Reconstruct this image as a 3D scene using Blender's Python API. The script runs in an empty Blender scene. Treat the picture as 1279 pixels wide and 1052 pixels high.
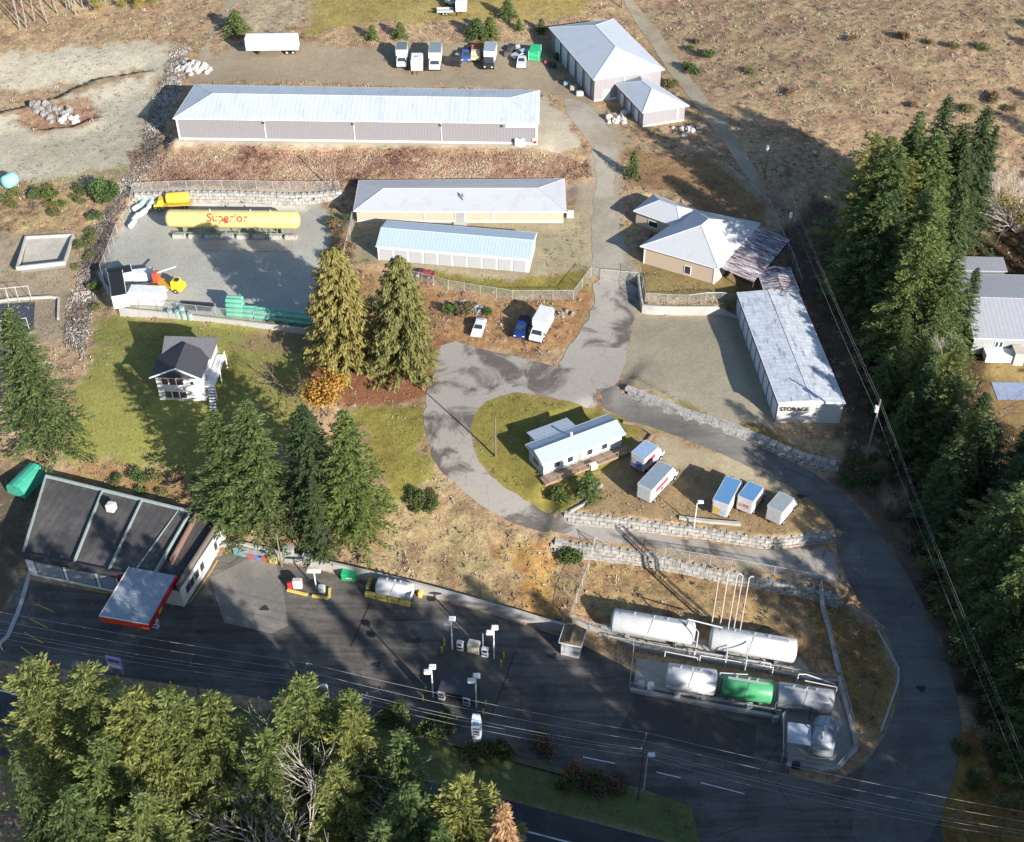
import bpy, math, random
import numpy as np
from mathutils import Vector, Matrix, geometry
SC = bpy.context.scene
COL = SC.collection
R = math.radians
# ------------------------------------------------------------------ camera
FPX, CX, CY, PITCH = 1620.0, 639.5, 526.0, R(40.8)
CAM = np.array([0.0, -200*math.cos(PITCH), 8+200*math.sin(PITCH)])
cam = bpy.data.objects.new('camera', bpy.data.cameras.new('camera'))
COL.objects.link(cam); SC.camera = cam
cam.location = CAM; cam.rotation_euler = (R(90)-PITCH, 0, 0)
cam.data.sensor_width = 36; cam.data.lens = FPX/1279*36
cam.data.clip_start = 1; cam.data.clip_end = 8000
# ------------------------------------------------------------------ light
SUN_EL = R(21.5); SUN_DIR = Vector((0.62, -0.785, 0)).normalized()   # towards the sun, on the ground
SUN_EXPOSURE = 1.0
w = bpy.data.worlds.new('World'); SC.world = w; w.use_nodes = True
nt = w.node_tree; nt.nodes.clear()
sky = nt.nodes.new('ShaderNodeTexSky'); sky.sky_type = 'NISHITA'; sky.sun_disc = False
sky.sun_elevation = SUN_EL; sky.sun_rotation = math.atan2(SUN_DIR.x, SUN_DIR.y)
sky.altitude = 100; sky.air_density = 1.0; sky.dust_density = 0.6; sky.ozone_density = 2.5
bg = nt.nodes.new('ShaderNodeBackground'); bg.inputs[1].default_value = 0.10
wo = nt.nodes.new('ShaderNodeOutputWorld')
nt.links.new(sky.outputs[0], bg.inputs[0]); nt.links.new(bg.outputs[0], wo.inputs[0])
sl = bpy.data.lights.new('sun', 'SUN'); sl.energy = 5.0; sl.angle = R(0.5); sl.color = (1.0, 0.94, 0.86)
so = bpy.data.objects.new('sun', sl); COL.objects.link(so)
sv = Vector((SUN_DIR.x*math.cos(SUN_EL), SUN_DIR.y*math.cos(SUN_EL), math.sin(SUN_EL)))
so.rotation_euler = sv.to_track_quat('Z', 'Y').to_euler(); so.location = (80, -80, 120)
SC.view_settings.view_transform = 'Standard'; SC.view_settings.look = 'None'
SC.view_settings.exposure = SUN_EXPOSURE; SC.view_settings.gamma = 1.0
SC.cycles.max_bounces = 6; SC.cycles.diffuse_bounces = 2; SC.cycles.glossy_bounces = 2; SC.cycles.transparent_max_bounces = 16
# ------------------------------------------------------------------ pixel -> world
cp, sp = math.cos(PITCH), math.sin(PITCH)
def ray(px, py):
    u, v = (px-CX)/FPX, (CY-py)/FPX
    return np.array([u, cp+v*sp, -sp+v*cp])
def W(px, py, z=0.0):
    d = ray(px, py); t = (z-CAM[2])/d[2]
    return CAM[:2]+d[:2]*t
def proj(x, y, z):
    d = np.array([x, y, z])-CAM
    dep = d[1]*cp-d[2]*sp; v = d[1]*sp+d[2]*cp
    return CX+FPX*d[0]/dep, CY-FPX*v/dep
# ------------------------------------------------------------------ terrain heights
CTRL = [(0,905,-.6),(250,920,-.6),(640,1050,-.8),(760,1020,-.5),(860,1060,-.2),(1000,1040,0),(1200,1040,.6),(0,760,0),(150,790,0),(300,780,0),(420,760,0),(500,820,0),
(600,860,0),(700,830,.1),(850,930,0),(950,920,.1),(1100,970,.2),(1180,900,1.2),(1150,820,2.2),(1120,740,3.6),(1080,680,4.8),(1020,605,6.6),(950,570,7.6),(880,540,8.3),(800,503,9.2),
(720,475,9.6),(640,450,9.8),(560,440,9.6),(545,520,8.8),(575,590,7.6),(640,635,6.4),(700,655,5.9),(800,675,5.5),(900,688,5.3),(1000,700,5.0),
(540,722,1.6),(600,735,1.7),(660,755,1.6),(560,680,3.2),(630,705,3.2),(690,745,1.8),(500,600,6.4),(470,660,3.0),(460,500,8.9),(400,690,1.2),(330,675,1.2),(300,600,4.6),(360,600,5.2),(200,600,3.0),(90,590,2.2),
(230,500,8.3),(140,440,9.2),(220,550,6.2),(120,560,4.6),(260,440,9.4),(340,470,9.2),(330,540,7.5),(400,540,7.6),(400,430,9.6),
(760,770,1.4),(900,745,3.3),(800,730,3.1),(740,700,3.4),(1000,755,3.1),(1000,820,1.6),(1080,840,1.8),(1060,780,2.8),(860,850,.7),(1040,930,.4),(960,900,.5),
(860,450,9.8),(800,430,9.9),(980,550,9.0),(920,540,9.3),(1050,560,8.6),(770,370,10.6),(770,340,11.1),(850,370,11.3),(780,420,10.2),(900,340,11.6),(700,310,11.9),(560,340,11.7),(470,330,11.6),(620,380,10.7),(560,390,10.4),(470,370,10.5),
(620,250,12.6),(720,270,12.3),(200,300,11.0),(370,350,10.8),(270,375,10.6),(400,300,11.0),(300,240,13.0),(300,222,13.4),(420,225,13.4),(560,215,14.2),(680,215,14.0),(300,190,16.2),(500,190,16.3),(660,190,16.2),
(300,95,16.8),(500,95,16.8),(640,100,16.6),(450,45,18.6),(600,28,19.4),(580,5,19.8),(400,5,19.6),(340,20,19.0),(725,150,16.1),(750,200,14.4),(755,250,12.9),(755,300,11.8),(850,180,16.0),(860,225,14.6),(830,100,16.9),
(790,20,18.5),(900,50,20.0),(1000,20,22.5),(1100,60,23.5),(1270,40,26.5),(1000,130,19.5),(1150,150,20.5),(930,200,16.2),(900,240,14.2),(980,300,12.6),(1060,350,12.0),(1100,450,10.2),(1150,560,7.8),(1200,500,8.2),(1200,660,4.6),(1250,400,9.6),
(1275,340,11.5),(1275,240,17),(1279,820,2.6),(1240,950,1.3),(20,15,18),(130,25,17),(200,30,17.2),(100,80,15.2),(60,130,13.4),(30,210,12.0),(150,190,13.0),(20,270,11.4),(60,300,10.6),(100,330,9.4),(130,340,9.8),(110,400,8.6),(60,400,8.6),(0,400,8.4),(30,500,6.0),(90,500,7.4),(0,600,1.6),(20,680,.3),(205,120,14.6),(200,60,16.2),
(-200,400,7),(-200,100,16),(-200,800,-.5),(1480,400,9),(1480,100,24),(1480,800,2.5),(700,-60,22),(200,-60,21),(1200,-60,28),(-100,-50,21),(600,1300,-1),(0,1300,-1),(1300,1300,0)]
# steps: retaining walls, base line west->east at base height; ground is higher on the left-hand (north) side
STEPS = {
 'upper':  ([(707,650,6.0),(800,663,5.5),(868,671,5.3),(960,684,5.1),(1042,670,5.3)], 1.6, 14),
 'lower':  ([(690,690,2.9),(800,706,2.9),(900,727,2.8),(1010,747,2.6),(1050,757,2.7)], 1.9, 14),
 'storage':([(783,492,9.2),(850,522,8.6),(930,551,7.9),(1000,577,7.3),(1045,588,6.9)], 1.25, 12),
 'gate':   ([(799,350,10.9),(804,391,9.9),(923,392,10.1)], 1.35, 10),
 'tank':   ([(127,345,9.9),(150,390,9.6),(260,402,9.6),(392,417,9.7)], 0.85, 10),
 'back':   ([(168,254,11.2),(300,253,11.2),(372,254,11.3),(430,250,11.5)], 1.25, 12),
 'bank':   ([(-60,160,12.8),(20,137,13.2),(70,122,13.8),(120,100,14.6),(182,92,15)], -1.3, 9),
 'pit':    ([(26,150,13.2),(50,160,13),(88,158,13.1),(118,146,13.6)], -1.0, 5),
 'lot':    ([(278,682,0.1),(400,708,0),(530,741,0),(620,766,0),(708,790,0)], 0.75, 8),
}
SW = {k: (np.array([W(*p) for p in v[0]]), v[1], v[2]) for k, v in STEPS.items()}
def step_sum(x, y):
    tot = np.zeros_like(x)
    for P, hw, fade in SW.values():
        best = np.full_like(x, 1e9); sgn = np.ones_like(x); over = np.zeros_like(x)
        n = len(P)-1
        for i in range(n):
            a, b = P[i], P[i+1]; d = b-a; L = math.hypot(*d); d = d/L
            t = (x-a[0])*d[0]+(y-a[1])*d[1]; s = d[0]*(y-a[1])-d[1]*(x-a[0])
            tc = np.clip(t, 0, L); dist = np.hypot(x-a[0]-d[0]*tc, y-a[1]-d[1]*tc)
            ov = np.zeros_like(x)
            if i == 0: ov = np.maximum(ov, -t)
            if i == n-1: ov = np.maximum(ov, t-L)
            m = dist < best-1e-9
            best = np.where(m, dist, best); sgn = np.where(m, np.where(s > 0, 1., -1.), sgn); over = np.where(m, ov, over)
        f = np.clip(1-best/fade, 0, 1); f = f*f*(3-2*f)
        e = np.clip(1-over/2.0, 0, 1)
        tot += sgn*hw/2*f*e
    return tot
cw = np.array([list(W(*c))+[c[2]] for c in CTRL])
cz = cw[:, 2]-step_sum(cw[:, 0], cw[:, 1])
def _phi(r): return np.sqrt(r*r+64.0)
_D = np.hypot(cw[:, None, 0]-cw[None, :, 0], cw[:, None, 1]-cw[None, :, 1])
_n = len(cw)
_A = np.zeros((_n+1, _n+1)); _A[:_n, :_n] = _phi(_D)+np.eye(_n)*-1.5; _A[:_n, _n] = 1; _A[_n, :_n] = 1
_sol = np.linalg.solve(_A, np.append(cz, 0))
PADS = []          # (polygon world (n,2), z, blend)
def poly_dist(P, x, y):
    """signed distance to polygon: negative inside"""
    best = np.full_like(x, 1e9); inside = np.zeros(x.shape, bool); n = len(P)
    for i in range(n):
        a, b = P[i], P[(i+1) % n]; d = b-a; L2 = max(d@d, 1e-9)
        t = np.clip(((x-a[0])*d[0]+(y-a[1])*d[1])/L2, 0, 1)
        best = np.minimum(best, np.hypot(x-a[0]-d[0]*t, y-a[1]-d[1]*t))
        c = ((a[1] > y) != (b[1] > y))
        with np.errstate(divide='ignore', invalid='ignore'):
            xi = a[0]+(y-a[1])/(b[1]-a[1])*d[0]
        inside ^= c & (x < xi)
    return np.where(inside, -best, best)
def height(x, y):
    x = np.atleast_1d(np.asarray(x, float)); y = np.atleast_1d(np.asarray(y, float))
    xc = np.clip(x, -210, 210); yc = np.clip(y, -140, 230)
    h = np.full(x.shape, _sol[_n])
    for i in range(_n): h = h+_sol[i]*_phi(np.hypot(xc-cw[i, 0], yc-cw[i, 1]))
    h = h+step_sum(x, y)
    for P, z, bl in PADS:
        lo = P.min(0)-bl; hi = P.max(0)+bl
        m = (x > lo[0]) & (x < hi[0]) & (y > lo[1]) & (y < hi[1])
        if m.any():
            d = poly_dist(P, x[m], y[m]); t = np.clip(1-d/bl, 0, 1); t = t*t*(3-2*t)
            h[m] = h[m]*(1-t)+z*t
    return h
def hz(x, y): return float(height(x, y)[0])
_zs = np.arange(40, -4, -0.25)
def G(px, py):
    """the point of the ground seen at this spot of the photograph"""
    d = ray(px, py); t = (_zs-CAM[2])/d[2]
    x = CAM[0]+d[0]*t; y = CAM[1]+d[1]*t
    g = _zs-height(x, y); k = np.argmax(g < 0)
    if k == 0: k = len(_zs)-1
    f = g[k-1]/(g[k-1]-g[k]); tt = t[k-1]+(t[k]-t[k-1])*f
    x, y = CAM[0]+d[0]*tt, CAM[1]+d[1]*tt
    return np.array([x, y, hz(x, y)])
def GP(pts): return np.array([G(*p)[:2] for p in pts])
def up_height(p, py_top):
    """metres above point p at which the vertical through p is seen at row py_top"""
    lo, hi = 0., 60.
    for _ in range(40):
        m = (lo+hi)/2
        if proj(p[0], p[1], p[2]+m)[1] > py_top: lo = m
        else: hi = m
    return lo
# ------------------------------------------------------------------ value noise
_rs = np.random.RandomState(7); _T = _rs.rand(256, 256)
def vnoise(x, y, s, oct=3):
    out = 0; amp = 1; tot = 0
    for o in range(oct):
        X = x/s*2**o+17.3*o; Y = y/s*2**o+5.1*o
        i = np.floor(X).astype(int); j = np.floor(Y).astype(int); fx = X-i; fy = Y-j
        fx = fx*fx*(3-2*fx); fy = fy*fy*(3-2*fy)
        a = _T[i % 256, j % 256]; b = _T[(i+1) % 256, j % 256]; c = _T[i % 256, (j+1) % 256]; d = _T[(i+1) % 256, (j+1) % 256]
        out = out+amp*((a*(1-fx)+b*fx)*(1-fy)+(c*(1-fx)+d*fx)*fy); tot += amp; amp *= .55
    return out/tot
# ------------------------------------------------------------------ materials
KLIT = 1.30
def srgb(r, g, b, k=KLIT):
    """photograph colour of a sunlit level surface -> base colour"""
    f = lambda c: (c/255/12.92 if c < 10 else ((c/255+.055)/1.055)**2.4)
    return tuple(min(.85, f(c)/k) for c in (r, g, b))
def newmat(name):
    m = bpy.data.materials.new(name); m.use_nodes = True
    b = m.node_tree.nodes['Principled BSDF']; b.inputs['Specular IOR Level'].default_value = .3
    return m, m.node_tree, b
def N(nt, t, **kw):
    n = nt.nodes.new('ShaderNode'+t)
    for k, v in kw.items():
        if k in n.inputs: n.inputs[k].default_value = v
        else: setattr(n, k, v)
    return n
def math_node(nt, op, a, b=None):
    n = nt.nodes.new('ShaderNodeMath'); n.operation = op
    for i, q in enumerate((a, b)):
        if q is None: continue
        if hasattr(q, 'links'): nt.links.new(q, n.inputs[i])
        else: n.inputs[i].default_value = q
    return n.outputs[0]
def mixcol(nt, fac, a, b, mode='MIX'):
    n = nt.nodes.new('ShaderNodeMix'); n.data_type = 'RGBA'; n.blend_type = mode
    for i, q in ((0, fac), (6, a), (7, b)):
        if hasattr(q, 'links'): nt.links.new(q, n.inputs[i])
        else: n.inputs[i].default_value = q if i == 0 else tuple(q)+((1,) if len(q) == 3 else ())
    return n.outputs[2]
def ramp(nt, fac, stops):
    n = nt.nodes.new('ShaderNodeValToRGB'); nt.links.new(fac, n.inputs[0])
    el = n.color_ramp.elements
    while len(el) < len(stops): el.new(.5)
    for e, (p, c) in zip(el, stops): e.position = p; e.color = tuple(c)+(1,) if len(c) == 3 else c
    return n.outputs[0]
def g3(v): return (v, v, v)
MATS = {}
def M(name, col=(.5,.5,.5), rough=.6, metal=0, var=.15, scale=1.5, bump=0, rib=None, ribdir=0, dirt=None, dirtamt=.35, dscale=.5, spec=.3, st=None, thr=(.48,.68)):
    """paint / metal / wood: base colour with blotches, fine grain, optional ribs (spacing m) and dirt colour"""
    if name in MATS: return MATS[name]
    m, nt, b = newmat(name); L = nt.links.new
    tc = N(nt, 'TexCoord'); co = tc.outputs['Object']
    n1 = N(nt, 'TexNoise', Scale=scale, Detail=5.0, Roughness=.65); L(co, n1.inputs['Vector'])
    c = mixcol(nt, 1.0, col, ramp(nt, n1.outputs[0], [(.3, g3(1-var)), (.7, g3(1+var*.6))]), 'MULTIPLY')
    if dirt:
        n2 = N(nt, 'TexNoise', Scale=dscale, Detail=8.0, Roughness=.75)
        if st: mp = N(nt, 'Mapping', Scale=st[:3], Rotation=(0,0,R(st[3]))); L(co, mp.inputs[0]); L(mp.outputs[0], n2.inputs['Vector'])
        else: L(co, n2.inputs['Vector'])
        f = ramp(nt, n2.outputs[0], [(thr[0], g3(0)), (thr[1], g3(dirtamt))]); c = mixcol(nt, f, c, dirt)
    h = None
    if rib:
        s = N(nt, 'SeparateXYZ'); L(co, s.inputs[0])
        ax = s.outputs[ribdir]
        fr = math_node(nt, 'FRACT', math_node(nt, 'DIVIDE', ax, rib))
        h = math_node(nt, 'LESS_THAN', fr, .22)
        c = mixcol(nt, math_node(nt, 'MULTIPLY', h, .35), c, tuple(q*.72 for q in col))
    L(c, b.inputs['Base Color']); b.inputs['Roughness'].default_value = rough; b.inputs['Metallic'].default_value = metal
    b.inputs['Specular IOR Level'].default_value = spec
    if bump or h is not None:
        bp = N(nt, 'Bump', Strength=bump or .5, Distance=.05)
        L(h if h is not None else n1.outputs[0], bp.inputs['Height']); L(bp.outputs[0], b.inputs['Normal'])
    MATS[name] = m; return m
def mesh_fence_mat():
    m, nt, b = newmat('chain_link_wire'); L = nt.links.new
    tc = N(nt, 'TexCoord'); s = N(nt, 'SeparateXYZ'); L(tc.outputs['UV'], s.inputs[0])
    a = math_node(nt, 'FRACT', math_node(nt, 'ADD', s.outputs[0], s.outputs[1]))
    c = math_node(nt, 'FRACT', math_node(nt, 'ADD', math_node(nt, 'SUBTRACT', s.outputs[0], s.outputs[1]), 100.))
    f = math_node(nt, 'MAXIMUM', math_node(nt, 'LESS_THAN', a, .10), math_node(nt, 'LESS_THAN', c, .10))
    L(math_node(nt, 'MULTIPLY', f, .9), b.inputs['Alpha']); b.inputs['Base Color'].default_value = (.5,.53,.52,1); b.inputs['Roughness'].default_value = .5
    b.inputs['Metallic'].default_value = .2
    return m
# ------------------------------------------------------------------ mesh helpers
class MB:
    def __init__(s): s.v = []; s.f = []; s.uv = None
    def add(s, vs, fs):
        o = len(s.v); s.v += [tuple(v) for v in vs]; s.f += [tuple(i+o for i in f) for f in fs]; return s
    def box(s, c, d, rz=0, taper=1.0, tx=None):
        x, y, z = d[0]/2, d[1]/2, d[2]/2; cr, sr = math.cos(rz), math.sin(rz); vs = []
        for k in (-1, 1):
            for (i, j) in ((-1,-1),(1,-1),(1,1),(-1,1)):
                q = taper if k > 0 else 1
                X, Y = i*x*q, j*y*q
                vs.append((c[0]+X*cr-Y*sr, c[1]+X*sr+Y*cr, c[2]+k*z))
        return s.add(vs, [(3,2,1,0),(4,5,6,7),(0,1,5,4),(1,2,6,5),(2,3,7,6),(3,0,4,7)])
    def rbox(s, c, d, r=.08):
        """box with chamfered vertical and top edges"""
        x, y, z0, z1 = d[0]/2, d[1]/2, c[2]-d[2]/2, c[2]+d[2]/2; r = min(r, x*.45, y*.45, d[2]*.45)
        def ring(ix, z, q): return [(c[0]+a, c[1]+b, z) for a, b in ((-x+ix+q,-y+ix),(x-ix-q,-y+ix),(x-ix,-y+ix+q),(x-ix,y-ix-q),(x-ix-q,y-ix),(-x+ix+q,y-ix),(-x+ix,y-ix-q),(-x+ix,-y+ix+q))]
        rs = [ring(0, z0, r), ring(0, z1-r, r), ring(r, z1, r*.6)]
        vs = sum(rs, []); fs = [tuple(range(7, -1, -1)), tuple(range(16, 24))]
        for k in range(2):
            for i in range(8): j = (i+1) % 8; fs.append((k*8+i, k*8+j, k*8+8+j, k*8+8+i))
        return s.add(vs, fs)
    def cyl(s, a, b, r, n=10, r2=None, cap=True):
        a, b = Vector(a), Vector(b); d = (b-a); r2 = r if r2 is None else r2
        z = d.normalized(); x = z.orthogonal().normalized(); y = z.cross(x); vs = []
        for p, q in ((a, r), (b, r2)):
            for i in range(n):
                t = 2*math.pi*i/n; vs.append(p+x*math.cos(t)*q+y*math.sin(t)*q)
        fs = [(i, (i+1) % n, n+(i+1) % n, n+i) for i in range(n)]
        if cap: fs += [tuple(range(n-1, -1, -1)), tuple(range(n, 2*n))]
        return s.add(vs, fs)
    def path(s, pts, r, n=6):
        for a, b in zip(pts[:-1], pts[1:]): s.cyl(a, b, r, n)
        return s
    def capsule(s, a, b, r, n=20, dome=.55):
        """horizontal tank with domed heads"""
        a, b = Vector(a), Vector(b); z = (b-a).normalized(); x = Vector((0,0,1)); y = z.cross(x)
        prof = []
        for k in range(6):
            t = math.pi/2*(k/5); prof.append((a-z*math.cos(t)*r*dome, max(.02, math.sin(t)*r)))
        for k in range(6):
            t = math.pi/2*(1-k/5); prof.append((b+z*math.cos(t)*r*dome, max(.02, math.sin(t)*r)))
        vs = []
        for p, q in prof:
            for i in range(n):
                t = 2*math.pi*i/n; vs.append(p+x*math.cos(t)*q+y*math.sin(t)*q)
        fs = []
        for k in range(len(prof)-1):
            for i in range(n): j = (i+1) % n; fs.append((k*n+i, k*n+j, (k+1)*n+j, (k+1)*n+i))
        return s.add(vs, fs+[tuple(range(n-1,-1,-1)), tuple(range((len(prof)-1)*n, len(prof)*n))])
    def quad(s, a, b, c, d): return s.add([a, b, c, d], [(0,1,2,3)])
    def slab(s, pts, t):
        """polygon (ordered, 3d) given thickness t downwards"""
        n = len(pts); vs = list(pts)+[(p[0], p[1], p[2]-t) for p in pts]
        fs = [tuple(range(n)), tuple(range(2*n-1, n-1, -1))]+[(i, n+i, n+(i+1) % n, (i+1) % n) for i in range(n)]
        return s.add(vs, fs)
    def build(s, name, mat, parent=None, smooth=False, uv=None):
        me = bpy.data.meshes.new(name); me.from_pydata([tuple(map(float, v)) for v in s.v], [], s.f); me.update()
        if smooth: me.shade_smooth()
        if uv is not None:
            l = me.uv_layers.new(name='UVMap'); l.data.foreach_set('uv', np.array(uv, 'f').ravel())
        if mat: me.materials.append(mat)
        o = bpy.data.objects.new(name, me); COL.objects.link(o)
        if parent: o.parent = parent
        return o
def tag(o, label=None, cat=None, group=None, kind=None):
    if label: o['label'] = label
    if cat: o['category'] = cat
    if group: o['group'] = group
    if kind: o['kind'] = kind
    return o
def thing(name, label, cat, loc=(0,0,0), rz=0, group=None):
    o = bpy.data.objects.new(name, None); COL.objects.link(o); o.empty_display_size = .5
    o.location = tuple(float(q) for q in loc); o.rotation_euler = (0, 0, rz); return tag(o, label, cat, group)
def dup(root, loc, rz=0, label=None, group=None, scale=None):
    r = root.copy(); COL.objects.link(r); r.location = tuple(float(q) for q in loc); r.rotation_euler = (0, 0, rz)
    if label: r['label'] = label
    if group: r['group'] = group
    if scale: r.scale = scale
    for ch in list(root.children):
        c = ch.copy(); COL.objects.link(c); c.parent = r
        for g in list(ch.children):
            d = g.copy(); COL.objects.link(d); d.parent = c
    return r
def smoothstep(t): t = np.clip(t, 0, 1); return t*t*(3-2*t)
# ================================================================== BUILDING FOOTPRINTS (solved from the photograph)
def frame(fl, fr, bl=None, br=None, z=0, depth=None):
    """four roof corners (front left, front right, back right, back left) at height z"""
    a, b = W(*fl, z), W(*fr, z); u = (b-a); w_ = math.hypot(*u); u = u/w_; v = np.array([-u[1], u[0]])
    if depth is not None: return np.array([a, b, b+v*depth, a+v*depth])
    A = W(*bl, z); B = W(*br, z) if br else b+(A-a)
    return np.array([a, b, B, A])
def pad_rect(Q, z, bl=3., grow=.6):
    c = Q.mean(0); PADS.append((c+(Q-c)*(1+grow/np.hypot(*(Q-c).T).mean()), z, bl))
FT = {}
def foot(name, z, H, fl, fr, bl=None, br=None, depth=None, bl_=3.):
    f = frame(fl, fr, bl, br, z+H, depth); FT[name] = (f, z, H); pad_rect(f, z, bl_)
foot('warehouse', 16.4, 4.6, (219,147), (671,153), (245,107), (672,114))
foot('workshop', 16.5, 5.0, (743,98), (826,86), (689,35), (765,25))
foot('annex', 16.3, 3.4, (804,139), (856,131), (771,105), (799,93))
foot('tan_long', 12.4, 2.6, (445,262), (704,263), (451,227), (702,225))
foot('units', 11.8, 2.9, (471,307), (661,323), depth=8.0)
foot('tan_main', 11.6, 3.6, (805,307), (895,333), (867,264), (945,280))
foot('tan_back', 12.2, 2.9, (795,263), (850,283), (817,245))
foot('storage', 9.4, 4.1, (973,502), (1054,503), (922,366), (996,365))
foot('shed', 11.4, 2.4, (956,361), (995,361), (948,338), (985,336))
foot('office', 8.6, 2.9, (679,578), (777,541), depth=8.5)
foot('house', 8.7, 5.0, (193,468), (252,470), depth=9.5)
foot('gas', 0.4, 4.3, (28,690), (223,730), (57,594), (277,648))
foot('canopy', 0.1, 4.6, (124,770), (186,781), (162,707), (221,718), bl_=1.)
foot('grey', 10.5, 3.4, (1218,421), (1430,428), (1190,343), (1395,348))
foot('hut', .45, 2.4, (701,801), (724,806), depth=2.6, bl_=1.5)
PADS.append((GP([(165,262),(380,262),(410,285),(392,405),(270,392),(150,378),(135,345)]), 10.5, 3.0))
PADS.append((GP([(740,785),(1000,835),(1030,860),(1035,940),(985,945),(975,885),(790,850)]), .6, 2.5))
PADS.append((GP([(35,700),(400,725),(700,800),(780,870),(960,915),(1020,1000),(800,970),(470,895),(20,830)]), 0., 4.0))
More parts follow.
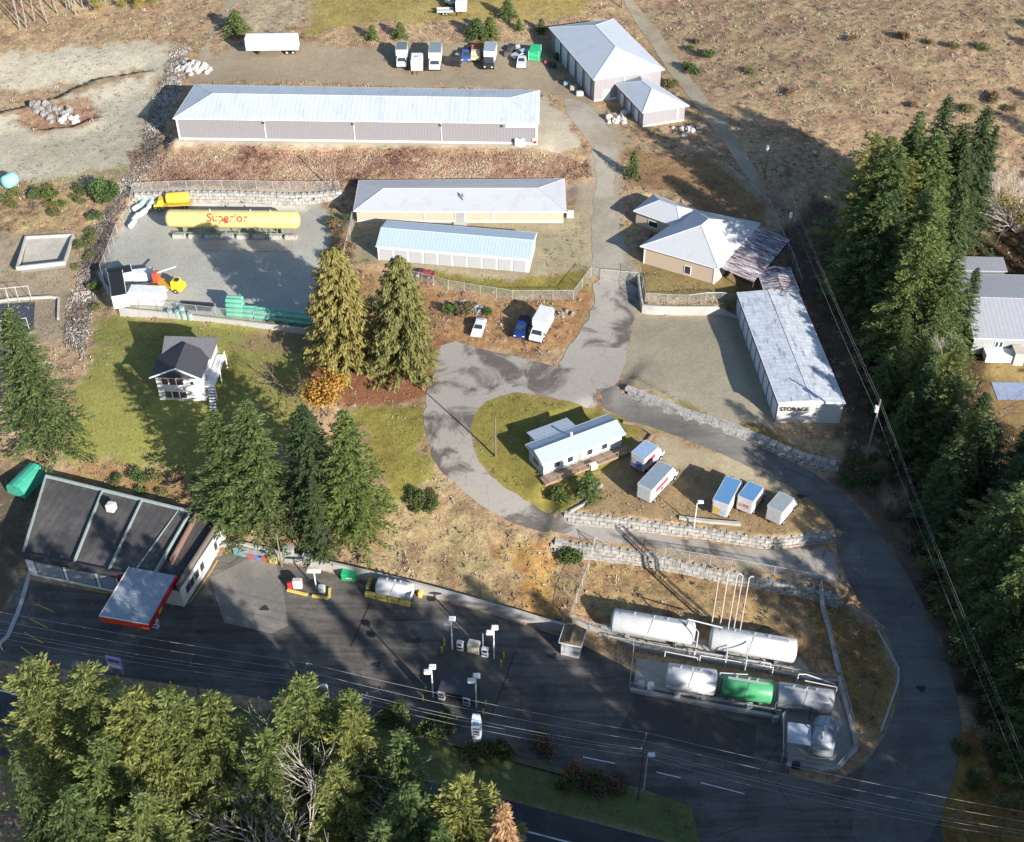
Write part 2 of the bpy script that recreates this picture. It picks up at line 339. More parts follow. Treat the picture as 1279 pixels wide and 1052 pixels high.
# ------------------------------------------------------------------ ground colour regions
FIELD = srgb(179,154,124)
REG = [  # polygon (photo), colour, rough cover 0..1, softness m
 ([(370,-30),(730,-30),(735,14),(650,26),(560,24),(470,30),(385,42)], srgb(165,148,92), .35, 3),
 ([(300,-30),(375,-30),(385,30),(330,40),(300,30)], srgb(180,165,140), .5, 3),
 ([(-60,75),(60,62),(195,50),(222,68),(200,100),(188,140),(178,205),(120,222),(60,228),(-60,240)], srgb(196,188,168), .22, 3),
 ([(-60,118),(80,110),(180,84),(184,94),(110,110),(60,130),(-60,160)], srgb(160,140,115), .7, 2),  # streak along the bank drop, its shade put into the colour
 ([(25,140),(60,128),(110,122),(128,140),(110,158),(50,166),(24,158)], srgb(170,138,115), .7, 1.5),
 ([(60,226),(150,205),(182,212),(170,232),(110,236)], srgb(170,158,125), .5, 2),
 ([(240,88),(268,78),(262,50),(280,20),(300,2),(325,-20),(305,-20),(282,2),(268,25),(256,60)], srgb(172,158,138), .12, 1),
 ([(238,98),(265,70),(300,56),(480,60),(685,56),(692,80),(741,125),(790,175),(770,190),(745,190),(715,150),(700,120),(672,114),(245,107)], srgb(166,151,128), .12, 1.5),
 ([(640,140),(680,120),(712,150),(724,182),(700,192),(220,186),(222,175)], srgb(190,180,160), .1, 1.2),
 ([(160,190),(220,188),(700,194),(735,205),(740,222),(700,232),(430,232),(170,236)], srgb(176,146,122), .9, 1.5),
 ([(735,185),(775,185),(775,235),(780,300),(800,345),(740,345),(735,290),(700,235),(738,225)], srgb(170,156,136), .15, 1.5),
 ([(430,270),(720,272),(745,260),(740,345),(700,345),(640,352),(540,345),(470,330),(440,320)], srgb(172,160,132), .2, 1.2),
 ([(455,325),(520,340),(640,352),(735,336),(730,362),(640,372),(520,350)], srgb(140,130,70), .35, 1),
 ([(430,335),(520,352),(640,372),(738,365),(735,400),(700,440),(640,445),(550,425),(440,400)], srgb(170,135,98), .6, 2),
 ([(780,390),(922,394),(968,535),(900,540),(785,478),(775,445),(790,415)], srgb(168,158,136), .1, .8),
 ([(800,300),(900,340),(930,360),(922,390),(808,365),(800,345)], srgb(150,132,90), .35, 1),
 ([(790,470),(860,512),(960,556),(1030,580),(1000,560),(960,535),(900,528)], srgb(140,125,75), .4, 1),
 ([(780,185),(900,205),(960,260),(960,330),(900,290),(850,240),(790,235)], srgb(155,125,95), .5, 2),
 ([(160,252),(400,252),(418,280),(410,310),(395,410),(270,396),(148,384),(125,345)], srgb(184,182,170), .06, .8),
 ([(168,236),(420,236),(425,246),(372,250),(168,248)], srgb(185,172,155), .25, .8),
 ([(118,395),(150,388),(270,402),(400,420),(400,470),(380,540),(330,570),(262,600),(200,590),(110,575),(72,582),(95,520),(112,450)], srgb(144,142,80), .22, 2),
 ([(330,405),(400,412),(395,440),(280,440)], srgb(150,130,95), .2, 2),
 ([(95,585),(110,575),(260,602),(300,650),(270,640),(60,595)], srgb(165,138,98), .7, 1.5),
 ([(390,440),(470,400),(550,430),(545,470),(530,505),(440,512),(380,500)], srgb(152,104,80), .3, 2),
 ([(440,508),(535,500),(530,560),(550,610),(490,650),(470,600)], srgb(148,140,76), .45, 2),
 ([(480,640),(548,600),(600,650),(700,668),(712,700),(705,780),(620,756),(530,728),(430,690)], srgb(184,164,126), .8, 2),
 ([(620,690),(700,690),(705,780),(650,765)], srgb(165,132,85), .8, 3),
 ([(580,520),(600,495),(650,488),(760,513),(830,542),(780,600),(710,645),(640,622),(598,585)], srgb(146,136,74), .3, 1),
 ([(720,636),(752,600),(800,540),(830,538),(900,570),(1000,612),(1042,660),(960,672),(870,660)], srgb(160,138,104), .3, 1.5),
 ([(810,540),(900,562),(1000,610),(980,620),(900,590),(830,580)], srgb(176,162,134), .12, 1.5),
 ([(735,685),(900,705),(1022,735),(1050,830),(1000,835),(740,785),(712,778)], srgb(172,146,108), .8, 1.5),
 ([(1000,735),(1060,760),(1105,790),(1120,850),(1095,920),(1060,890),(1045,830)], srgb(150,126,82), .75, 1.5),
 ([(1040,600),(1085,590),(1140,680),(1190,780),(1230,880),(1200,880),(1150,760),(1090,660)], srgb(122,106,92), .25, 2),
 ([(1195,900),(1240,930),(1279,980),(1320,1080),(1180,1080),(1160,1000)], srgb(165,130,75), .7, 2),
 ([(440,892),(600,930),(800,985),(862,1000),(880,1065),(830,1050),(640,1000),(440,955),(300,920),(200,880)], srgb(118,124,78), .3, 1),
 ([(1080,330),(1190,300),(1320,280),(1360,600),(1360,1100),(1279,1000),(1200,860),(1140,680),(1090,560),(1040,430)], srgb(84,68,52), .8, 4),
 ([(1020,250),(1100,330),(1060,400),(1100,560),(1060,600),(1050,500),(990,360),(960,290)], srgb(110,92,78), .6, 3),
 ([(1225,400),(1300,440),(1310,560),(1240,520)], srgb(150,130,90), .3, 2),
 ([(215,70),(232,60),(228,100),(205,150),(190,210),(150,262),(125,330),(110,400),(105,440),(85,430),(88,380),(110,300),(150,240),(180,190),(190,140)], srgb(128,116,104), .8, 1.2),
 ([(-60,290),(30,292),(98,290),(88,370),(80,420),(-60,460)], srgb(164,150,128), .3, 1.5),
 ([(-60,232),(60,228),(140,232),(110,290),(-60,290)], srgb(178,154,118), .8, 2),
 ([(-40,580),(60,600),(30,700),(0,800),(-60,800)], srgb(110,98,84), .3, 2),
]
def dens(P, st):
    out = []
    for i in range(len(P)):
        a, b = P[i], P[(i+1) % len(P)]; n = max(1, int(math.hypot(*(b-a))/st))
        for k in range(n): out.append(a+(b-a)*k/n)
    return np.array(out)
def smooth_poly(P, it=2):
    for _ in range(it):
        Q = np.roll(P, -1, 0); P = np.stack([P*.75+Q*.25, P*.25+Q*.75], 1).reshape(-1, 2)
    return P
def ground_mat():
    m, nt, b = newmat('ground_cover'); L = nt.links.new
    at = N(nt, 'VertexColor', layer_name='cover'); tc = N(nt, 'TexCoord'); co = tc.outputs['Object']
    def noise(s, d=6., r=.7):
        n = N(nt, 'TexNoise', Scale=s, Detail=d, Roughness=r); L(co, n.inputs['Vector']); return n.outputs[0]
    c = at.outputs['Color']; rough = at.outputs['Alpha']
    big = ramp(nt, noise(.07), [(.3, g3(.82)), (.7, g3(1.14))])
    c = mixcol(nt, 1.0, c, big, 'MULTIPLY')
    # gravel: fine mottling; brush: strong mottling in several colours
    fine = ramp(nt, noise(2.2, 8., .85), [(.3, g3(.62)), (.5, g3(1.0)), (.7, g3(1.32))])
    c1 = mixcol(nt, .8, c, mixcol(nt, 1.0, c, fine, 'MULTIPLY'))
    tuft = ramp(nt, noise(1.1, 10., .95), [(.34, (.30,.27,.28)), (.43, (.68,.61,.60)), (.50, (1.0,.98,.96)), (.57, (1.32,1.32,1.25)), (.66, (1.9,1.9,1.85))])
    tuft = mixcol(nt, 1.0, tuft, ramp(nt, noise(.2, 8., .8), [(.40, (.58,.52,.55)), (.5, g3(1.)), (.60, (1.2,1.2,1.14))]), 'MULTIPLY')
    c2 = mixcol(nt, 1.0, c, tuft, 'MULTIPLY')
    hue = ramp(nt, noise(.28, 5., .7), [(.38, (1.05,.88,.88)), (.5, (1,1,1)), (.62, (.86,1.02,.80))])
    c2 = mixcol(nt, .8, c2, mixcol(nt, 1.0, c2, hue, 'MULTIPLY'))
    c = mixcol(nt, rough, c1, c2)
    L(c, b.inputs['Base Color']); b.inputs['Roughness'].default_value = 1.0; b.inputs['Specular IOR Level'].default_value = .05
    bp = N(nt, 'Bump', Distance=.35); L(noise(1.3, 8., .75), bp.inputs['Height'])
    L(math_node(nt, 'ADD', math_node(nt, 'MULTIPLY', rough, .6), .12), bp.inputs['Strength']); L(bp.outputs[0], b.inputs['Normal'])
    return m
def axis(lo, hi, st, far):
    c = list(np.arange(lo, hi+st/2, st)); s = st; a = []; p = lo
    while p > -far: s *= 1.22; p -= s; a.append(p)
    b_ = []; p = c[-1]; s = st
    while p < far: s *= 1.22; p += s; b_.append(p)
    return np.array(a[::-1]+c+b_)
SHEETS = [
 ('gravel_track', [(742,350),(737,300),(742,250),(746,215),(738,180),(712,150),(700,120),(735,128),(764,165),(775,190),(766,225),(768,270),(782,310),(800,346)], lambda: TRACK, .03, .8, 2, .5),
 ('forecourt', [(25,722),(120,740),(230,752),(262,700),(290,690),(400,713),(530,745),(640,776),(716,800),(790,838),(800,858),(975,890),(986,968),(1040,980),(1080,955),(1170,985),(1180,1068),(880,1068),(862,1006),(800,985),(660,950),(470,898),(240,858),(-30,822),(-20,780),(10,760)], lambda: ASPH, .03, 1.2, 0, .1),
 ('access_road', [(768,478),(830,503),(900,534),(1000,577),(1062,622),(1110,680),(1147,740),(1170,800),(1192,850),(1203,920),(1185,1000),(1150,1066),(1060,1066),(1075,962),(1112,910),(1127,850),(1105,782),(1062,735),(1048,700),(1045,660),(1000,612),(930,581),(850,546),(762,518),(745,495)], lambda: ACCM, .05, 1.0, 1, .1),
 ('loop_road', [(745,478),(745,514),(690,497),(650,489),(612,498),(592,515),(586,545),(602,588),(640,618),(700,643),(790,664),(870,676),(960,690),(1040,680),(1055,735),(1000,717),(900,697),(800,681),(695,668),(620,645),(565,604),(534,562),(528,505),(545,455),(552,424),(620,440),(690,456)], lambda: DUST, .045, .8, 1, .45),
 ('gate_road', [(742,345),(800,345),(796,390),(784,430),(776,480),(745,490),(690,462),(715,430),(742,390)], lambda: DUST, .06, .8, 1, .5),
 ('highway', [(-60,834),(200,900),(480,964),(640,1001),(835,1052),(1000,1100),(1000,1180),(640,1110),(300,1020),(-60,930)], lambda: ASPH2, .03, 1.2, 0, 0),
 ('tank_pad', [(253,299),(366,301),(366,315),(249,313)], lambda: CONC, .05, 1, 0, 0),
 ('foundation_slab', [(34,300),(90,297),(82,335),(26,342)], lambda: CONC, .12, 1, 0, 0),
 ('concrete_apron', [(262,722),(310,698),(345,704),(355,745),(360,782),(340,792),(280,778)], lambda: CONC and road_mat('stained_concrete', (.19,.18,.16), (.24,.22,.19), (.12,.11,.1)), .055, 1, 0, 0),
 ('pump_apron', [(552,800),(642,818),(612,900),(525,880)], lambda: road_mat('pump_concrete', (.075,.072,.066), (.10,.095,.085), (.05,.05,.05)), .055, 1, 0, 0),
 ('compound_slab', [(795,822),(860,834),(960,850),(1044,862),(1058,900),(1066,935),(1040,962),(985,952),(980,900),(966,888),(870,872),(792,856)], lambda: CONC, .05, 1, 0, 0),
 ('upper_tank_slab', [(752,778),(870,798),(1000,822),(1012,838),(870,818),(748,794)], lambda: CONC, .05, 1, 0, 0),
 ('hill_track', [(772,-10),(784,-10),(830,50),(880,120),(920,170),(955,235),(948,245),(905,180),(862,125),(815,60)], lambda: road_mat('pale_track', srgb(178,168,146), srgb(165,150,126), srgb(150,134,110), (.4,.6), .2, .4), .05, 1.0, 1, .3),
 ('blue_roof_sheet', [(1238,478),(1300,478),(1300,500),(1246,500)], lambda: M('light_blue_roofing', srgb(150,165,195), .5), .1, 1, 0, 0),  # flat sheet standing in for a rounded light blue building roof
]
xs = axis(-138, 138, .5, 4000); ys = axis(-84, 172, .5, 4000)
X, Y = np.meshgrid(xs, ys); Xf, Yf = X.ravel(), Y.ravel()
Z = height(Xf, Yf)
col = np.tile(np.array(FIELD+(.75,)), (len(Xf), 1))
jit = (vnoise(Xf, Yf, 3.0, 3)-.5)
for pts, c, rgh, soft in REG:
    P = GP(pts); lo = P.min(0)-soft-1; hi = P.max(0)+soft+1
    m = np.where((Xf > lo[0]) & (Xf < hi[0]) & (Yf > lo[1]) & (Yf < hi[1]))[0]
    if not len(m): continue
    d = poly_dist(P, Xf[m], Yf[m])+jit[m]*soft*2.2
    t = smoothstep(.5-d/soft)[:, None]
    col[m] = col[m]*(1-t)+np.array(c+(rgh,))*t
rr = col[:, 3].copy()
bed = np.zeros_like(Z)
for a_ in SHEETS:
    P = GP(a_[1]); sm = a_[5] if len(a_) > 5 else 2
    if sm: P = smooth_poly(P, sm)
    d = poly_dist(P, Xf, Yf); rr *= smoothstep((d-.2)/1.2); bed = np.maximum(bed, np.where(d < -.45, .07, 0))
for Q_, z_, b_ in PADS[:len(FT)]:
    rr *= smoothstep(poly_dist(Q_, Xf, Yf)/1.5)
Zd = Z-bed+rr*(vnoise(Xf+300, Yf+90, 1.6, 3)-.5)*.55*(np.abs(Xf) < 150)
nx, ny = len(xs), len(ys)
idx = np.arange(nx*ny).reshape(ny, nx)
faces = np.stack([idx[:-1, :-1], idx[:-1, 1:], idx[1:, 1:], idx[1:, :-1]], -1).reshape(-1, 4)
me = bpy.data.meshes.new('ground'); me.vertices.add(nx*ny)
me.vertices.foreach_set('co', np.stack([Xf, Yf, Zd], 1).astype('f').ravel())
me.loops.add(len(faces)*4); me.polygons.add(len(faces))
me.loops.foreach_set('vertex_index', faces.ravel().astype('i'))
me.polygons.foreach_set('loop_start', np.arange(0, len(faces)*4, 4).astype('i'))
me.update(calc_edges=True); me.shade_smooth()
ca = me.color_attributes.new('cover', 'FLOAT_COLOR', 'POINT'); ca.data.foreach_set('color', col.astype('f').ravel())
me.materials.append(ground_mat())
ground = bpy.data.objects.new('ground', me); COL.objects.link(ground); tag(ground, kind='structure')

# ------------------------------------------------------------------ road sheets draped on the ground
def sheet(name, pts, mat, off=.03, step=1.0, smooth=2, wob=.15, kind='structure', world=False):
    P = np.array(pts, float) if world else GP(pts)
    if smooth: P = smooth_poly(P, smooth)
    P = dens(P, step)
    if wob: P = P+np.stack([vnoise(P[:, 0], P[:, 1], 2.5)-.5, vnoise(P[:, 0]+50, P[:, 1], 2.5)-.5], 1)*wob*2
    lo, hi = P.min(0), P.max(0)
    gx, gy = np.meshgrid(np.arange(lo[0], hi[0], step), np.arange(lo[1], hi[1], step)); gx, gy = gx.ravel(), gy.ravel()
    ins = poly_dist(P, gx, gy) < -step*.45
    V = [Vector(map(float, p)) for p in P]+[Vector((float(a), float(b))) for a, b in zip(gx[ins], gy[ins])]
    n = len(P)
    r = geometry.delaunay_2d_cdt(V, [(i, (i+1) % n) for i in range(n)], [], 1, 1e-4)
    vv = np.array([tuple(v) for v in r[0]]); zz = height(vv[:, 0], vv[:, 1])+off
    me = bpy.data.meshes.new(name); me.from_pydata(np.c_[vv, zz].tolist(), [], r[2]); me.update(); me.shade_smooth()
    if mat: me.materials.append(mat)
    o = bpy.data.objects.new(name, me); COL.objects.link(o)
    if sum(p.normal.z for p in me.polygons) < 0: me.flip_normals()
    return tag(o, kind=kind)
def road_mat(name, base, patch, stain, pf=(.45,.55), sc=.12, bump=.15, tracks=.0):
    m, nt, b = newmat(name); L = nt.links.new
    tc = N(nt, 'TexCoord'); co = tc.outputs['Object']
    def noise(s, d=6., r=.7, dist=0.):
        n = N(nt, 'TexNoise', Scale=s, Detail=d, Roughness=r, Distortion=dist); L(co, n.inputs['Vector']); return n.outputs[0]
    c = mixcol(nt, ramp(nt, noise(sc, 5., .6, .6), [(pf[0], g3(0)), (pf[1], g3(1))]), base, patch)
    c = mixcol(nt, ramp(nt, noise(.5, 8., .8), [(.52, g3(0)), (.7, g3(.6))]), c, stain)
    c = mixcol(nt, 1., c, ramp(nt, noise(3., 8., .85), [(.3, g3(.8)), (.7, g3(1.18))]), 'MULTIPLY')
    mp = N(nt, 'Mapping', Rotation=(0,0,R(15)), Scale=(.05,.8,1)); L(co, mp.inputs[0]); n4 = N(nt, 'TexNoise', Scale=1., Detail=6., Roughness=.65, Distortion=.5); L(mp.outputs[0], n4.inputs['Vector'])
    c = mixcol(nt, 1., c, ramp(nt, n4.outputs[0], [(.38, g3(1-tracks)), (.6, g3(1+tracks*.45))]), 'MULTIPLY')
    v = N(nt, 'TexVoronoi', Scale=.16, feature='DISTANCE_TO_EDGE'); L(co, v.inputs['Vector'])
    c = mixcol(nt, math_node(nt, 'MULTIPLY', math_node(nt, 'LESS_THAN', v.outputs[0], .004), .5), c, tuple(q*.45 for q in base))
    L(c, b.inputs['Base Color']); b.inputs['Roughness'].default_value = .9; b.inputs['Specular IOR Level'].default_value = .2
    bp = N(nt, 'Bump', Strength=bump, Distance=.05); L(noise(6., 6., .8), bp.inputs['Height']); L(bp.outputs[0], b.inputs['Normal'])
    return m
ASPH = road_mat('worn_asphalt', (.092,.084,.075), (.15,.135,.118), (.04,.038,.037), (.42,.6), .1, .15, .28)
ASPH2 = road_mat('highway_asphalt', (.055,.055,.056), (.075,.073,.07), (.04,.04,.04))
ACCM = road_mat('access_asphalt', (.13,.122,.11), (.18,.17,.155), (.20,.185,.16), (.44,.62), .1, .15, .15)
DUST = road_mat('dusty_asphalt', srgb(172,165,155), srgb(108,102,96), srgb(168,156,140), (.49,.58), .13)
TRACK = road_mat('compacted_gravel', srgb(176,168,152), srgb(158,147,130), srgb(188,181,168), (.4,.6), .2, .4)
CONC = road_mat('pale_concrete', srgb(188,184,172), srgb(176,170,158), srgb(150,142,128), (.4,.6), .3)
for a_ in SHEETS: sheet(a_[0], a_[1], a_[2](), *a_[3:])
WHITE = M('road_paint_white', (.7,.7,.68), .7, dirt=(.2,.2,.2), dirtamt=.7, dscale=1.2)
YEL = M('road_paint_yellow', (.62,.38,.05), .7, dirt=(.12,.11,.1), dirtamt=.8, dscale=1.5)
def line(name, a, b, wd, mat, off=.075, via=()):
    P = GP([a]+list(via)+[b]); L_ = []; R_ = []
    for i, p in enumerate(P):
        d = P[min(i+1, len(P)-1)]-P[max(i-1, 0)]; d = d/math.hypot(*d); n = np.array([-d[1], d[0]])*wd/2
        L_.append(p+n); R_.append(p-n)
    return sheet(name, np.array(L_+R_[::-1]), mat, off, 1.0, 0, 0, world=True)
sheet('asphalt_patch', [(795,872),(945,905),(940,952),(772,915)], M('newer_asphalt', (.068,.064,.060), .9, var=.2), .055, 1, 0, .1)
for x_, y_ in ((520,800),(470,830),(690,820),(860,900),(330,760),(250,790),(1000,620),(1150,860)): q_ = G(x_, y_)[:2]; sheet('oil_stain', [q_+np.array([math.cos(a_)*.8, math.sin(a_)*.6])*(.8+.2*math.sin(a_*3+x_)) for a_ in np.arange(0, 6.28, .4)], M('oil_dark', (.045,.042,.04), .6, var=.4, scale=3.), .06, 1, 0, .1, world=True)
line('edge_line', (-40,852), (760,1065), .22, WHITE, .05, [(240,927),(495,995)])
line('centre_line', (-40,890), (560,1070), .18, YEL, .05, [(240,966)])
for a, b in (((40,722),(35,728)),((37,773),(60,785)),((30,790),(54,804)),((26,808),(46,823)),((45,755),(68,765))):
    line('stall_line', a, b, .14, YEL, .06)
for a, b in (((213,757),(238,752)),((238,752),(272,700)),((70,722),(125,740)),((125,740),(168,745))): line('kerb_line', a, b, .16, YEL, .06)
for a, b in (((820,965),(850,972)),((875,978),(930,992)),((728,946),(768,954))): line('lane_dash', a, b, .16, WHITE, .07)
for a, b in (((438,808),(462,755)),((612,898),(644,815)),((905,882),(905,888))): line('tar_seam', a, b, .12, M('tar', (.02,.02,.02), .6), .065)
# ================================================================== BUILDINGS
def wsr(r, g, b): return srgb(r, g, b, 1.75)
def rsr(r, g, b): return srgb(r, g, b, 1.35)
TRIM = M('white_trim', (.72,.72,.70), .5, var=.06)
GLASS = M('dark_window_glass', (.03,.04,.05), .12, spec=.6, var=.1)
class Bld:
    def __init__(s, key, name, label, cat='building', group=None):
        Q, s.z, s.H = FT[key]; u = Q[1]-Q[0]; a = math.atan2(u[1], u[0]); s.rz = a
        s.t = thing(name, label, cat, (Q[0][0], Q[0][1], s.z), a, group)
        c, n = math.cos(-a), math.sin(-a); D = Q-Q[0]
        s.q = np.stack([D[:, 0]*c-D[:, 1]*n, D[:, 0]*n+D[:, 1]*c], 1)
        s.w = math.hypot(*(s.q[1]-s.q[0])); s.d = math.hypot(*(s.q[3]-s.q[0]))
    def p(s, a, b, z=0):
        q = s.q; r = q[0]*(1-a)*(1-b)+q[1]*a*(1-b)+q[2]*a*b+q[3]*(1-a)*b
        return (float(r[0]), float(r[1]), float(z))
    def walls(s, mat, top=None, ztop=None, name='wall'):
        H = ztop or s.H; m = MB(); c = [s.p(0,0), s.p(1,0), s.p(1,1), s.p(0,1)]
        m.slab([(x, y, H) for x, y, _ in c], H+.4); return m.build(name, mat, s.t)
    def hip(s, rise, mat, inset=None, over=.45, name='roof', trim=TRIM, gable=False, soff=.0):
        H = s.H+.02; ow, od = over/s.w, over/s.d
        E = [s.p(-ow,-od,H), s.p(1+ow,-od,H), s.p(1+ow,1+od,H), s.p(-ow,1+od,H)]
        m = MB()
        if s.w >= s.d:
            i = (0 if gable else (inset or s.d*.5)/s.w); i = -ow if gable else i
            A, B = s.p(i,.5,H+rise), s.p(1-i,.5,H+rise)
            m.add(E+[A, B], [(0,1,5,4),(2,3,4,5),(3,0,4),(1,2,5),(3,2,1,0)])
        else:
            i = (0 if gable else (inset or s.w*.5)/s.d); i = -od if gable else i
            A, B = s.p(.5,i,H+rise), s.p(.5,1-i,H+rise)
            m.add(E+[A, B], [(0,1,4),(1,2,5,4),(2,3,5),(3,0,4,5),(3,2,1,0)])
        r = m.build(name, mat, s.t)
        if trim:
            f = MB()
            for a, b in ((0,1),(1,2),(2,3),(3,0)):
                a_, b_ = Vector(E[a]), Vector(E[b]); f.cyl(a_-Vector((0,0,.08)), b_-Vector((0,0,.08)), .11, 4)
            f.build('gutter', trim, r)
            c = MB()
            if not gable:
                pr = ((0,4),(1,5 if s.w >= s.d else 4),(2,5),(3,4 if s.w >= s.d else 5),(4,5))
                V = E+[A, B]
                for a, b in pr: c.cyl(V[a], V[b], .07, 4)
            else: c.cyl(A, B, .08, 4)
            c.build('ridge_cap', mat, r)
        return r
    def gable_fill(s, rise, mat):
        m = MB(); H = s.H
        if s.w >= s.d:
            for a in (.001, .999): MB().add([s.p(a,0,H), s.p(a,1,H), s.p(a,.5,H+rise*.98)], [(0,1,2)]).build('gable', mat, s.t)
        else:
            for b in (.001, .999): MB().add([s.p(0,b,H), s.p(1,b,H), s.p(.5,b,H+rise*.98)], [(0,1,2)]).build('gable', mat, s.t)
    def edge(s, side):
        return {'front': (s.p(0,0), s.p(1,0)), 'right': (s.p(1,0), s.p(1,1)), 'back': (s.p(1,1), s.p(0,1)), 'left': (s.p(0,1), s.p(0,0))}[side]
    def panel(s, side, a, b, z0, z1, mat, name='door', proud=.07, frame_=None, thick=.12, label=None, parent=None):
        """a, b: fractions along the wall seen from outside left->right"""
        A, B = map(Vector, s.edge(side)); d = (B-A); L_ = d.length; d.normalize(); n = Vector((d.y, -d.x, 0))
        p = A+d*(a+b)/2*L_+n*(proud-thick/2+.0)
        rz = math.atan2(d.y, d.x); w_ = (b-a)*L_
        o = MB().box((p.x, p.y, (z0+z1)/2), (w_, thick, z1-z0), rz).build(name, mat, parent or s.t)
        if label: o['label'] = label
        if frame_:
            f = MB(); t = .09; q = p+n*.025
            for sx in (-1, 1):
                e = q+d*sx*(w_/2+t/2); f.box((e.x, e.y, (z0+z1)/2), (t, thick, z1-z0+2*t), rz)
            f.box((q.x, q.y, z1+t/2), (w_, thick, t), rz); f.box((q.x, q.y, z0-t/2), (w_, thick, t), rz)
            f.build('frame', frame_, o)
        return o
    def band(s, side, z0, z1, mat, name='trim', proud=.05, a=0, b=1): return s.panel(side, a, b, z0, z1, mat, name, proud)
def letters(txt, mat, size, loc, rot, parent, name='lettering', extr=.02):
    cu = bpy.data.curves.new(name, 'FONT'); cu.body = txt; cu.size = size; cu.extrude = extr; cu.offset = size*.015; cu.align_x = 'CENTER'; cu.align_y = 'CENTER'
    o = bpy.data.objects.new(name, cu); COL.objects.link(o)
    dg = bpy.context.evaluated_depsgraph_get(); me = bpy.data.meshes.new_from_object(o.evaluated_get(dg))
    bpy.data.objects.remove(o); me.materials.clear(); me.materials.append(mat)
    o = bpy.data.objects.new(name, me); COL.objects.link(o); o.parent = parent; o.location = loc; o.rotation_euler = rot
    return o
def wall_text(b, side, a, z, txt, mat, size, proud=.16):
    A, B = map(Vector, b.edge(side)); d = B-A; L_ = d.length; d.normalize(); n = Vector((d.y, -d.x, 0)); p = A+d*a*L_+n*proud
    return letters(txt, mat, size, (p.x, p.y, z), (R(90), 0, math.atan2(d.y, d.x)), b.t)
ROOFW = M('pale_steel_roof', rsr(214,222,228), .55, var=.07, scale=.4, rib=.9, ribdir=0, dirt=rsr(176,182,186), dirtamt=.5, dscale=.4, st=(1.5,.3,1,0))
ROOFW2 = M('white_steel_roof', rsr(212,218,224), .5, var=.06, scale=.4, dirt=rsr(178,184,190), dirtamt=.5, dscale=.4)
ROOFT = M('silver_steel_roof', rsr(208,210,212), .5, var=.06, scale=.4, dirt=rsr(172,172,172), dirtamt=.5, dscale=.4)
MAUVE = M('mauve_grey_cladding', wsr(170,166,170), .6, var=.05, rib=.6)
MAUVE2 = M('mauve_grey_block', wsr(186,181,184), .6, var=.05, rib=.6)
DOORG = M('door_shadow_gap', (.06,.06,.065), .8)
DOORW = M('white_roller_door', (.55,.56,.57), .5, var=.06, rib=.5, ribdir=2)
CONCW = M('concrete_footing', (.5,.49,.46), .9, var=.15)
# --- long warehouse
b = Bld('warehouse', 'warehouse', 'very long mauve grey storage warehouse with pale steel hip roof above the red-brown bank')
b.walls(MAUVE); b.hip(1.7, ROOFW, inset=5.5, over=.35)
b.band('front', -.3, .35, TRIM, 'base_trim'); b.band('right', -.3, .35, TRIM, 'base_trim')
for f in (.245, .493, .735): b.panel('front', f-.001, f+.001, .3, b.H, TRIM, 'downpipe', .12)
b.panel('front', .0, .004, .3, b.H, TRIM, 'corner_trim', .1); b.panel('front', .996, 1, .3, b.H, TRIM, 'corner_trim', .1)
for f in (.24, .488, .73, .9): b.panel('front', f, f+.006, 3.6, 4.0, M('lamp_black', (.05,.05,.05)), 'wall_lamp', .25)
b.panel('front', .913, .998, 3.55, 4.25, TRIM, 'sign_board', .14)
for k in range(9): b.panel('back', .06+k*.1, .11+k*.1, 0, 3.2, DOORW, 'roller_door', .08)
b.panel('right', .2, .32, 0, 2.1, TRIM, 'door'); b.panel('right', .5, .8, 0, 3.4, DOORW, 'roller_door', .08)
# --- workshop with roller doors
b = Bld('workshop', 'workshop', 'mauve grey workshop with white hip roof and five white roller doors')
b.walls(MAUVE2); b.hip(2.6, ROOFW2, inset=7.0)
DARKF = M('navy_door_surround', (.03,.04,.06), .5)
for k in range(5):
    a = .10+k*.175; b.panel('left', a, a+.125, 0, 4.2, DOORW, 'roller_door', .1, DARKF)
b.panel('front', .13, .24, .1, 2.2, TRIM, 'door', .08); b.band('front', -.2, .25, TRIM, 'base_trim')
b.panel('front', .44, .455, .2, 4.8, TRIM, 'downpipe', .1)
b = Bld('annex', 'annex', 'small mauve grey outbuilding with white hip roof standing in front of the workshop')
b.walls(MAUVE2); b.hip(1.8, ROOFW2, inset=4.5)
for a in (.15, .42, .7): b.panel('left', a, a+.14, 0, 2.6, DOORW, 'door', .1, DARKF)
b.band('front', -.2, .3, TRIM, 'base_trim'); b.panel('front', .8, .85, .8, 2.6, TRIM, 'downpipe', .12)
# --- tan long building
TAN = M('tan_stucco', wsr(228,206,182), .8, var=.04)
b = Bld('tan_long', 'storage_building', 'long tan building with pale hip roof and roof vents behind the white unit row')
b.walls(TAN); r = b.hip(1.45, ROOFT, inset=4.6)
b.band('front', -.3, .45, M('cream_base', (.5,.48,.44), .8), 'base_trim')
for f in (.325, .655): b.panel('front', f, f+.006, .3, b.H, TRIM, 'downpipe', .1)
b.panel('front', .478, .522, 0, 2.3, M('grey_door', (.28,.28,.28)), 'door', .1, TRIM)
o = MB().box((b.w*.5, -1.2, .06), (2.4, 2.2, .3)).build('doorstep', CONCW, b.t)
v = MB(); v.path([(b.w*.51, b.d*.3, b.H+.7), (b.w*.51, b.d*.3, b.H+1.7), (b.w*.515, b.d*.22, b.H+1.5), (b.w*.515, b.d*.22, b.H+.5)], .12, 8)
v.build('roof_vent', M('galvanised', (.35,.36,.37), .4, .3), b.t)
